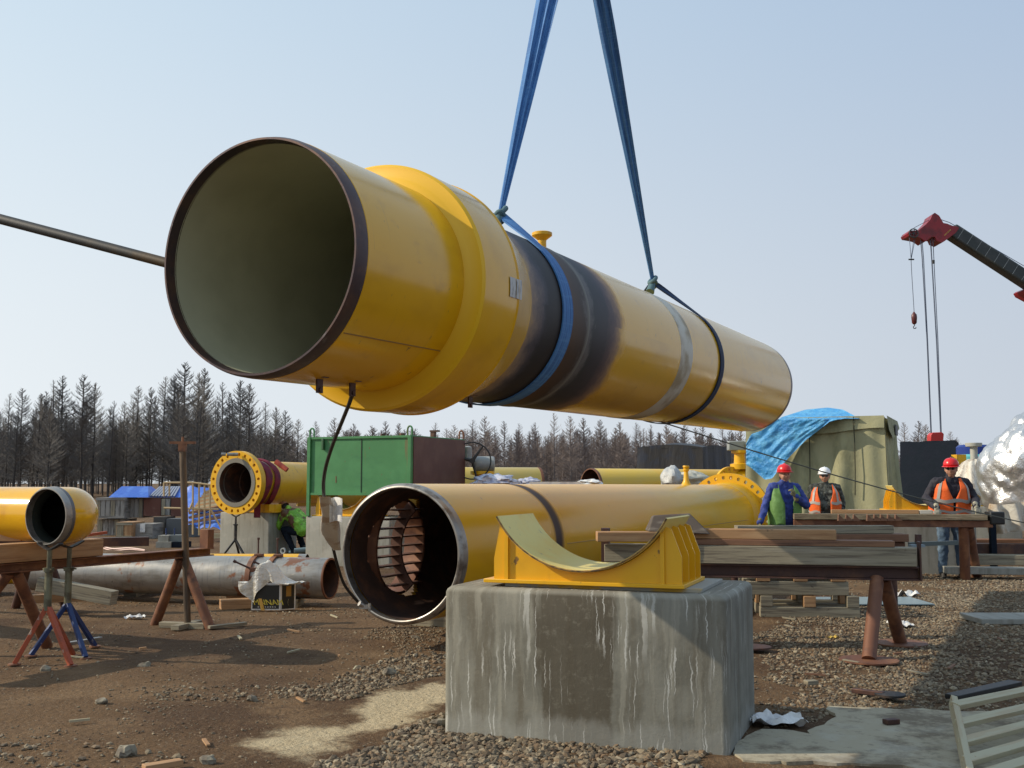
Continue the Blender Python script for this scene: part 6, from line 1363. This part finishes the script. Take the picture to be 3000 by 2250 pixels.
# ------------------------------------------------------------------ people
def person(label, base, yaw, s, J, wear, look=0., nod=0.):
    """J: joints in body space (x to the body's left is +, y forward, z up) for a 1.75 m figure."""
    root = thing('person', label, 'person', V((base.x, base.y, 0)))
    Rm = Matrix.Rotation(yaw, 3, 'Z')
    def w(p): return V((base.x, base.y, 0)) + Rm @ (V(p) * s)
    g = lambda k: V(J[k])
    hipL, hipR = g('hip') + V((.095, 0, -.03)), g('hip') - V((.095, 0, .03))
    ch = g('chest'); nk = g('neck'); hd = g('head'); fat = J.get('fat', 1.)
    def torso(mb, inf, top=True):
        for x in (-.085, 0, .085):
            mb.capsule(w(g('hip') + V((x * fat, .0, 0))), w(g('waist') + V((x * fat * 1.05, .015, 0))), (.118 * fat + inf) * s, (.122 * fat + inf) * s)
            mb.capsule(w(g('waist') + V((x * fat * 1.05, .015, 0))), w(ch + V((x * 1.15, .01, -.02))), (.122 * fat + inf) * s, (.115 + inf) * s)
        mb.capsule(w(g('shL') * .75 + nk * .25 + V((0, 0, -.02))), w(g('shR') * .75 + nk * .25 + V((0, 0, -.02))), (.075 + inf) * s)
    def arm(mb, sd, inf, lo=1):
        mb.capsule(w(g('sh' + sd)), w(g('el' + sd)), (.062 + inf) * s, (.046 + inf) * s); mb.capsule(w(g('el' + sd)), w(g('el' + sd).lerp(g('wr' + sd), lo)), (.047 + inf) * s, (.031 + inf) * s)
    def leg(mb, sd, inf, lo=1):
        h = hipL if sd == 'L' else hipR
        mb.capsule(w(h), w(g('kn' + sd)), (.088 + inf) * s, (.056 + inf) * s); mb.capsule(w(g('kn' + sd)), w(g('kn' + sd).lerp(g('an' + sd), lo)), (.057 + inf) * s, (.038 + inf) * s)
    Hm = Matrix.Rotation(look, 3, 'Z') @ Matrix.Rotation(nod, 3, 'X')
    def H(p): return w(hd + Hm @ V(p))
    body = MB(); torso(body, 0); [arm(body, k, 0) for k in 'LR']; [leg(body, k, 0) for k in 'LR']
    body.capsule(w(nk - V((0, 0, .03))), w(hd - V((0, 0.0, .03))), .055 * s)
    body.capsule(H((0, -.015, .035)), H((0, .012, -.02)), .082 * s, .078 * s); body.capsule(H((-.0, .028, -.055)), H((0, .035, -.075)), .056 * s, .042 * s)
    body.capsule(H((0, .085, .005)), H((0, .102, -.025)), .011 * s, .017 * s); body.capsule(H((-.035, .078, .03)), H((.035, .078, .03)), .015 * s)
    body.capsule(H((-.022, .08, -.06)), H((.022, .08, -.06)), .010 * s)
    for sx in (-1, 1): body.capsule(H((.083 * sx, -.005, .02)), H((.083 * sx, -.0, -.03)), .016 * s, .011 * s); body.capsule(H((.038 * sx, .06, -.02)), H((.04 * sx, .05, -.045)), .03 * s)
    build('body', body, skin, root, remesh=.011 * s)
    for sx in (-1, 1): build('eye', MB().sphere(H((.031 * sx, .083, .008)), .010 * s, 6), eye_dark, root)
    hr = MB(); hr.capsule(H((0, -.035, .03)), H((0, -.045, -.05)), .084 * s, .07 * s); build('hair', hr, hair, root, remesh=.012)
    # hands with gloves: palm, four bent fingers and a thumb
    for sd in 'LR':
        wr = g('wr' + sd); el = g('el' + sd); dr = V(J.get('hd' + sd, (wr - el))).normalized(); pal = V(J.get('pal' + sd, (0, 0, -1))); pal = (pal - dr * pal.dot(dr)).normalized(); ac = dr.cross(pal).normalized()
        mb = MB(); c = wr + dr * .05
        for k in (-1, 0, 1): mb.capsule(w(wr + ac * .012 * k), w(wr + dr * .085 + ac * .022 * k), .022 * s, .020 * s)
        cu = J.get('curl', .55)
        for k, ln in enumerate((.068, .078, .073, .056)):
            b = wr + dr * .095 + ac * (.034 - .022 * k); d1 = (dr * math.cos(cu * .5) + pal * math.sin(cu * .5)); d2 = (dr * math.cos(cu * 1.6) + pal * math.sin(cu * 1.6))
            mb.capsule(w(b), w(b + d1 * ln * .5), .0115 * s, .0105 * s, 8); mb.capsule(w(b + d1 * ln * .5), w(b + d1 * ln * .5 + d2 * ln * .55), .0105 * s, .009 * s, 8)
        sg = 1 if sd == J.get('thumbflip', 'L') else -1
        b = wr + dr * .03 + ac * .032; mb.capsule(w(b), w(b + (dr * .7 + ac * .6 + pal * .3).normalized() * .035), .014 * s, .013 * s, 8); b2 = b + (dr * .7 + ac * .6 + pal * .3).normalized() * .035; mb.capsule(w(b2), w(b2 + (dr * .9 + pal * .4).normalized() * .032), .013 * s, .011 * s, 8)
        mb.capsule(w(wr - dr * .045), w(wr + dr * .01), .04 * s, .034 * s)
        build('glove', mb, wear.get('glove', glove_mat), root, remesh=.007)
    mb = MB(); [leg(mb, k, .022, 1.0) for k in 'LR']; mb.capsule(w(g('hip') + V((-.07, 0, 0))), w(g('hip') + V((.07, 0, 0))), (.125 * fat + .01) * s)
    for sd in 'LR': mb.capsule(w(g('an' + sd) + V((0, 0, .02))), w(g('an' + sd) - V((0, 0, .02))), .062 * s, .066 * s)
    build('trousers', mb, wear['legs'], root, remesh=.014, disp=(.08, .035))
    mb = MB(); torso(mb, .018); [arm(mb, k, .020, .97) for k in 'LR']; mb.capsule(w(nk - V((0, 0, .02))), w(nk + V((0, .0, .025))), .075 * s, .07 * s)
    build('jacket', mb, wear['top'], root, remesh=.013, disp=(.07, .04))
    for sd in 'LR':
        a = g('an' + sd); f = V(J.get('ft' + sd, (0, 1, 0))); mb = MB(); mb.capsule(w(a + V((0, -.03, -.045))), w(a + f * .10 + V((0, 0, -.06))), .046 * s, .042 * s); mb.capsule(w(a + V((0, 0, .04))), w(a + V((0, 0, -.03))), .05 * s); mb.box(w(a + f * .045 + V((0, 0, -.098))), (.10 * s, .29 * s, .022 * s), (Rm @ V((1, 0, 0)), Rm @ V((0, 1, 0)), Z)); build('boot', mb, boot_mat, root, remesh=.012)
    # helmet
    hm = root; e = 0
    up = (Rm @ Hm) @ Z; fw = (Rm @ Hm) @ V((0, 1, 0)); rt = (Rm @ Hm) @ V((1, 0, 0)); hc_ = H((0, -.012, .045)); mb = MB(); n = 32; b = 0; prof = [(0, .118), (.03, .119), (.06, .112), (.09, .096), (.112, .07), (.124, .035), (.127, .001)]
    for z, r in prof:
        for k in range(n): an = 2 * math.pi * k / n; mb.v.append(hc_ + (rt * math.cos(an) * r * .94 + fw * math.sin(an) * r * 1.10 + up * z) * s)
    for i in range(len(prof) - 1):
        for k in range(n): j = (k + 1) % n; mb.quad([i * n + k, i * n + j, (i + 1) * n + j, (i + 1) * n + k])
    hel = build('hard_hat', mb, wear['hat'], root, smooth=70, solid=.003)
    mb = MB()
    for r in (0, 1):
        for k in range(n): an = 2 * math.pi * k / n; ext = .118 + r * (.014 + .050 * max(0, math.sin(an)) ** 1.5); mb.v.append(hc_ + (rt * math.cos(an) * ext * .94 + fw * math.sin(an) * ext * 1.08 + up * (.004 - r * .012)) * s)
    for k in range(n): j = (k + 1) % n; mb.quad([k, j, n + j, n + k])
    build('brim', mb, wear['hat'], hel, smooth=70, solid=.004)
    rid = MB(); rid.path([hc_ + (fw * math.cos(a) * .122 + up * (math.sin(a) * .124 + .006)) * s for a in np.linspace(.25, math.pi - .25, 14)], .009 * s, 6); build('crest', rid, wear['hat'], hel, smooth=60)
    return root, w, g, H, torso, Rm
def vest(root, w, g, torso, Rm, m, s, fat, bands=True, open_=.0, hl=-.02, xoff=0):
    # open loft following the torso
    zs = np.linspace(0, 1, 26); nk = g('neck'); hip = g('hip') + V((0, 0, hl)); chs = g('chest'); sh = (g('shL') + g('shR')) / 2
    def cen(t): return hip.lerp(g('waist'), t / .4) if t < .4 else g('waist').lerp(sh + V((0, 0, .06)), (t - .4) / .6)
    def half(t): return (.245 * fat + .0) if t < .45 else (.245 * fat) + (.225 - .245 * fat) * (t - .45) / .55
    def dep(t): return (.172 * fat) if t < .5 else (.172 * fat) * (1 - (t - .5) * .5)
    def surf(an, t, off=0):
        c = cen(t); a_, b_ = half(t) + off, dep(t) + off + .01; ex = .8
        x = math.copysign(abs(math.cos(an)) ** ex, math.cos(an)) * a_; y = math.copysign(abs(math.sin(an)) ** ex, math.sin(an)) * b_
        sl = 0
        if t > .78: k = (t - .78) / .22; x *= 1 - .22 * k; y *= 1 - .55 * k
        return w(c + V((x, y + .01, 0)) + V((0, 0, .012 * math.sin(an * 7 + t * 5))))
    n = 72; mb = MB(); P2 = math.pi / 2
    def gap(t): return open_ + .03 + max(0, t - .50) * .85
    def side(t): return P2 if t < .60 else P2 - .30 - (t - .60) * .62
    def bside(t): return P2 if t < .60 else P2 + .30 + (t - .60) * .5
    ts_ = list(zs[:])
    def panel(fa, fb, m_=14):
        b_ = len(mb.v)
        for t in ts_:
            for k in range(m_ + 1): mb.v.append(surf(P2 + fa(t) + (fb(t) - fa(t)) * k / m_, t, .012))
        for i in range(len(ts_) - 1):
            for k in range(m_): q = b_ + i * (m_ + 1) + k; mb.quad([q, q + 1, q + m_ + 2, q + m_ + 1])
    panel(gap, side); panel(lambda t: -side(t), lambda t: -gap(t)); panel(bside, lambda t: 2 * math.pi - bside(t), 26)
    def visible(an, t): a = math.atan2(math.sin(an - P2), math.cos(an - P2)); return abs(a) > gap(t)
    v = build('vest', mb, m, root, smooth=60, solid=.006)
    if bands:
        for t0 in (.09, .42):
            mb = MB()
            for t in (t0, t0 + .085):
                for k in range(n): mb.v.append(surf(2 * math.pi * k / n, t, .022))
            for k in range(n):
                if visible(2 * math.pi * (k + .5) / n, t0 + .04): j = (k + 1) % n; mb.quad([k, j, n + j, n + k])
            build('reflective_band', mb, silver_band, v, smooth=60)
        for sx in (-1, 1):
            mb = MB(); a0 = math.pi / 2 + sx * (.78 if fat > 1.05 else .80); ts = np.linspace(.50, .99, 9)
            for t in ts: mb.v.append(surf(a0 - .10, t, .022)); mb.v.append(surf(a0 + .10, t, .022))
            for i in range(len(ts) - 1): mb.quad([2 * i, 2 * i + 1, 2 * i + 3, 2 * i + 2])
            build('reflective_band', mb, silver_band, v, smooth=60)
    return v
def glasses(root, H, s, m=eye_dark, r=.024):
    mb = MB()
    for sx in (-1, 1): mb.lathe([(0, .001), (0, r * s), (.004, r * s), (.004, .001)], H((.034 * sx, .092, .010)), (H((0, 1, 0)) - H((0, 0, 0))).normalized(), 16)
    mb.tube(H((-.02, .098, .014)), H((.02, .098, .014)), .003); 
    for sx in (-1, 1): mb.tube(H((.055 * sx, .092, .014)), H((.085 * sx, .0, .014)), .003)
    build('glasses', mb, m, root)
# right: orange vest, hands on the board
S1 = 1.03; yaw1 = math.pi - .06
base = G(2752, 1692); base = P(2786, 1600, 16.95); base = V((base.x, 16.95, 0))
Ri = Matrix.Rotation(-yaw1, 3, 'Z')
def loc(px, py, Y, s=S1, b=base, R=Ri): q = P(px, py, Y) - V((b.x, b.y, 0)); return tuple((R @ q) / s)
J = dict(hip=(0, -.02, .94), waist=(0, .0, 1.10), chest=(0, .06, 1.32), neck=(0, .09, 1.485), head=(0.0, .13, 1.615), fat=1.18,
         shL=(.215, .07, 1.41), shR=(-.215, .07, 1.41), elL=(.36, .05, 1.17), elR=(-.36, .05, 1.17),
         wrR=loc(2860, 1484, 16.36), wrL=loc(2744, 1488, 16.38), knL=(.12, .03, .50), knR=(-.125, .02, .50), anL=(.13, -.02, .10), anR=(-.15, -.02, .10),
         hdL=(.06, .45, -.8), hdR=(-.05, .45, -.8), palL=(0, -.5, -.8), palR=(0, -.5, -.8), curl=.75, ftL=(.12, 1, 0), ftR=(-.15, 1, 0))
r_, w_, g_, H_, t_, Rm_ = person('man in red hard hat and orange reflective vest, both gloved hands on the far board', base, yaw1, S1, J, dict(legs=denim, top=navy_cloth, hat=helmet_red), look=-.42, nod=-.05)
vest(r_, w_, g_, t_, Rm_, orange_vest, S1, 1.18); glasses(r_, H_, S1, r=.02)
# left: blue jacket, open green vest, one hand at the chin
S2 = .975; yaw2 = math.pi + .12; b2 = P(2300, 1560, 17.0); b2 = V((b2.x, 17.0, 0)); R2 = Matrix.Rotation(-yaw2, 3, 'Z')
def loc2(px, py, Y): q = P(px, py, Y) - V((b2.x, b2.y, 0)); return tuple((R2 @ q) / S2)
J = dict(hip=(0, 0, .92), waist=(0, .0, 1.09), chest=(0, .0, 1.31), neck=(0, .015, 1.49), head=(0, .04, 1.62), fat=1.02, shL=(.20, 0, 1.41), shR=(-.20, 0, 1.41),
         elR=(-.33, .10, 1.13), wrR=loc2(2330, 1455, 16.72), elL=(.30, -.02, 1.14), wrL=loc2(2226, 1532, 16.8), knL=(.10, .02, .50), knR=(-.10, .03, .50), anL=(.11, -.02, .10), anR=(-.12, -.02, .10), hdR=(.40, .10, .9), palR=(.6, -.6, .1), hdL=(.2, .2, -1), palL=(-1, 0, 0), curl=1.0)
r_, w_, g_, H_, t_, Rm_ = person('man in red hard hat, blue jacket and open green vest, one hand at his chin', b2, yaw2, S2, J, dict(legs=blue_cloth, top=blue_cloth, hat=helmet_red, glove=glove_olive), look=.05)
vest(r_, w_, g_, t_, Rm_, green_vest, S2, 1.04, bands=False, open_=.15, hl=-.10)
# middle: white hat, camouflage jacket, orange vest half hidden
S3 = .97; yaw3 = math.pi - .25; b3_ = P(2420, 1560, 19.6); b3_ = V((b3_.x, 19.6, 0))
J = dict(hip=(0, 0, .92), waist=(0, .02, 1.09), chest=(0, .0, 1.31), neck=(0, .015, 1.49), head=(0, .04, 1.62), fat=1.12, shL=(.215, 0, 1.40), shR=(-.215, 0, 1.40),
         elL=(.30, -.06, 1.12), elR=(-.31, -.05, 1.12), wrL=(.20, .12, .92), wrR=(-.26, .12, .92), knL=(.10, .02, .50), knR=(-.10, .03, .50), anL=(.11, -.02, .10), anR=(-.12, -.02, .10), curl=.9)
r_, w_, g_, H_, t_, Rm_ = person('man in white hard hat and dark glasses, orange vest open over a dark patterned jacket', b3_, yaw3, S3, J, dict(legs=camo_cloth, top=camo_cloth, hat=helmet_white, glove=orange_vest), look=.0)
vest(r_, w_, g_, t_, Rm_, orange_vest, S3, 1.14, bands=True, open_=.2); glasses(r_, H_, S3, r=.027)
# crouching worker in lime yellow between block and container
S4 = .98; yaw4 = 1.0; b4_ = V((P(872, 1600, 22.4).x, 22.4, 0))
J = dict(hip=(0, -.22, .50), waist=(0, -.08, .66), chest=(0, .14, .84), neck=(0, .28, .92), head=(0, .40, .92), fat=1.05, shL=(.20, .20, .86), shR=(-.20, .20, .86),
         elL=(.25, .32, .60), elR=(-.25, .32, .60), wrL=(.12, .46, .42), wrR=(-.12, .46, .42), knL=(.20, .22, .52), knR=(-.16, .24, .50), anL=(.16, -.02, .10), anR=(-.14, -.02, .10), curl=.9)
r_, w_, g_, H_, t_, Rm_ = person('worker crouching in a lime green vest between the concrete blocks, back bent', b4_, yaw4, S4, J, dict(legs=navy, top=lime_vest, hat=mat('orange_brown_hat', (.25, .10, .04), .6), glove=glove_mat), nod=-.9)
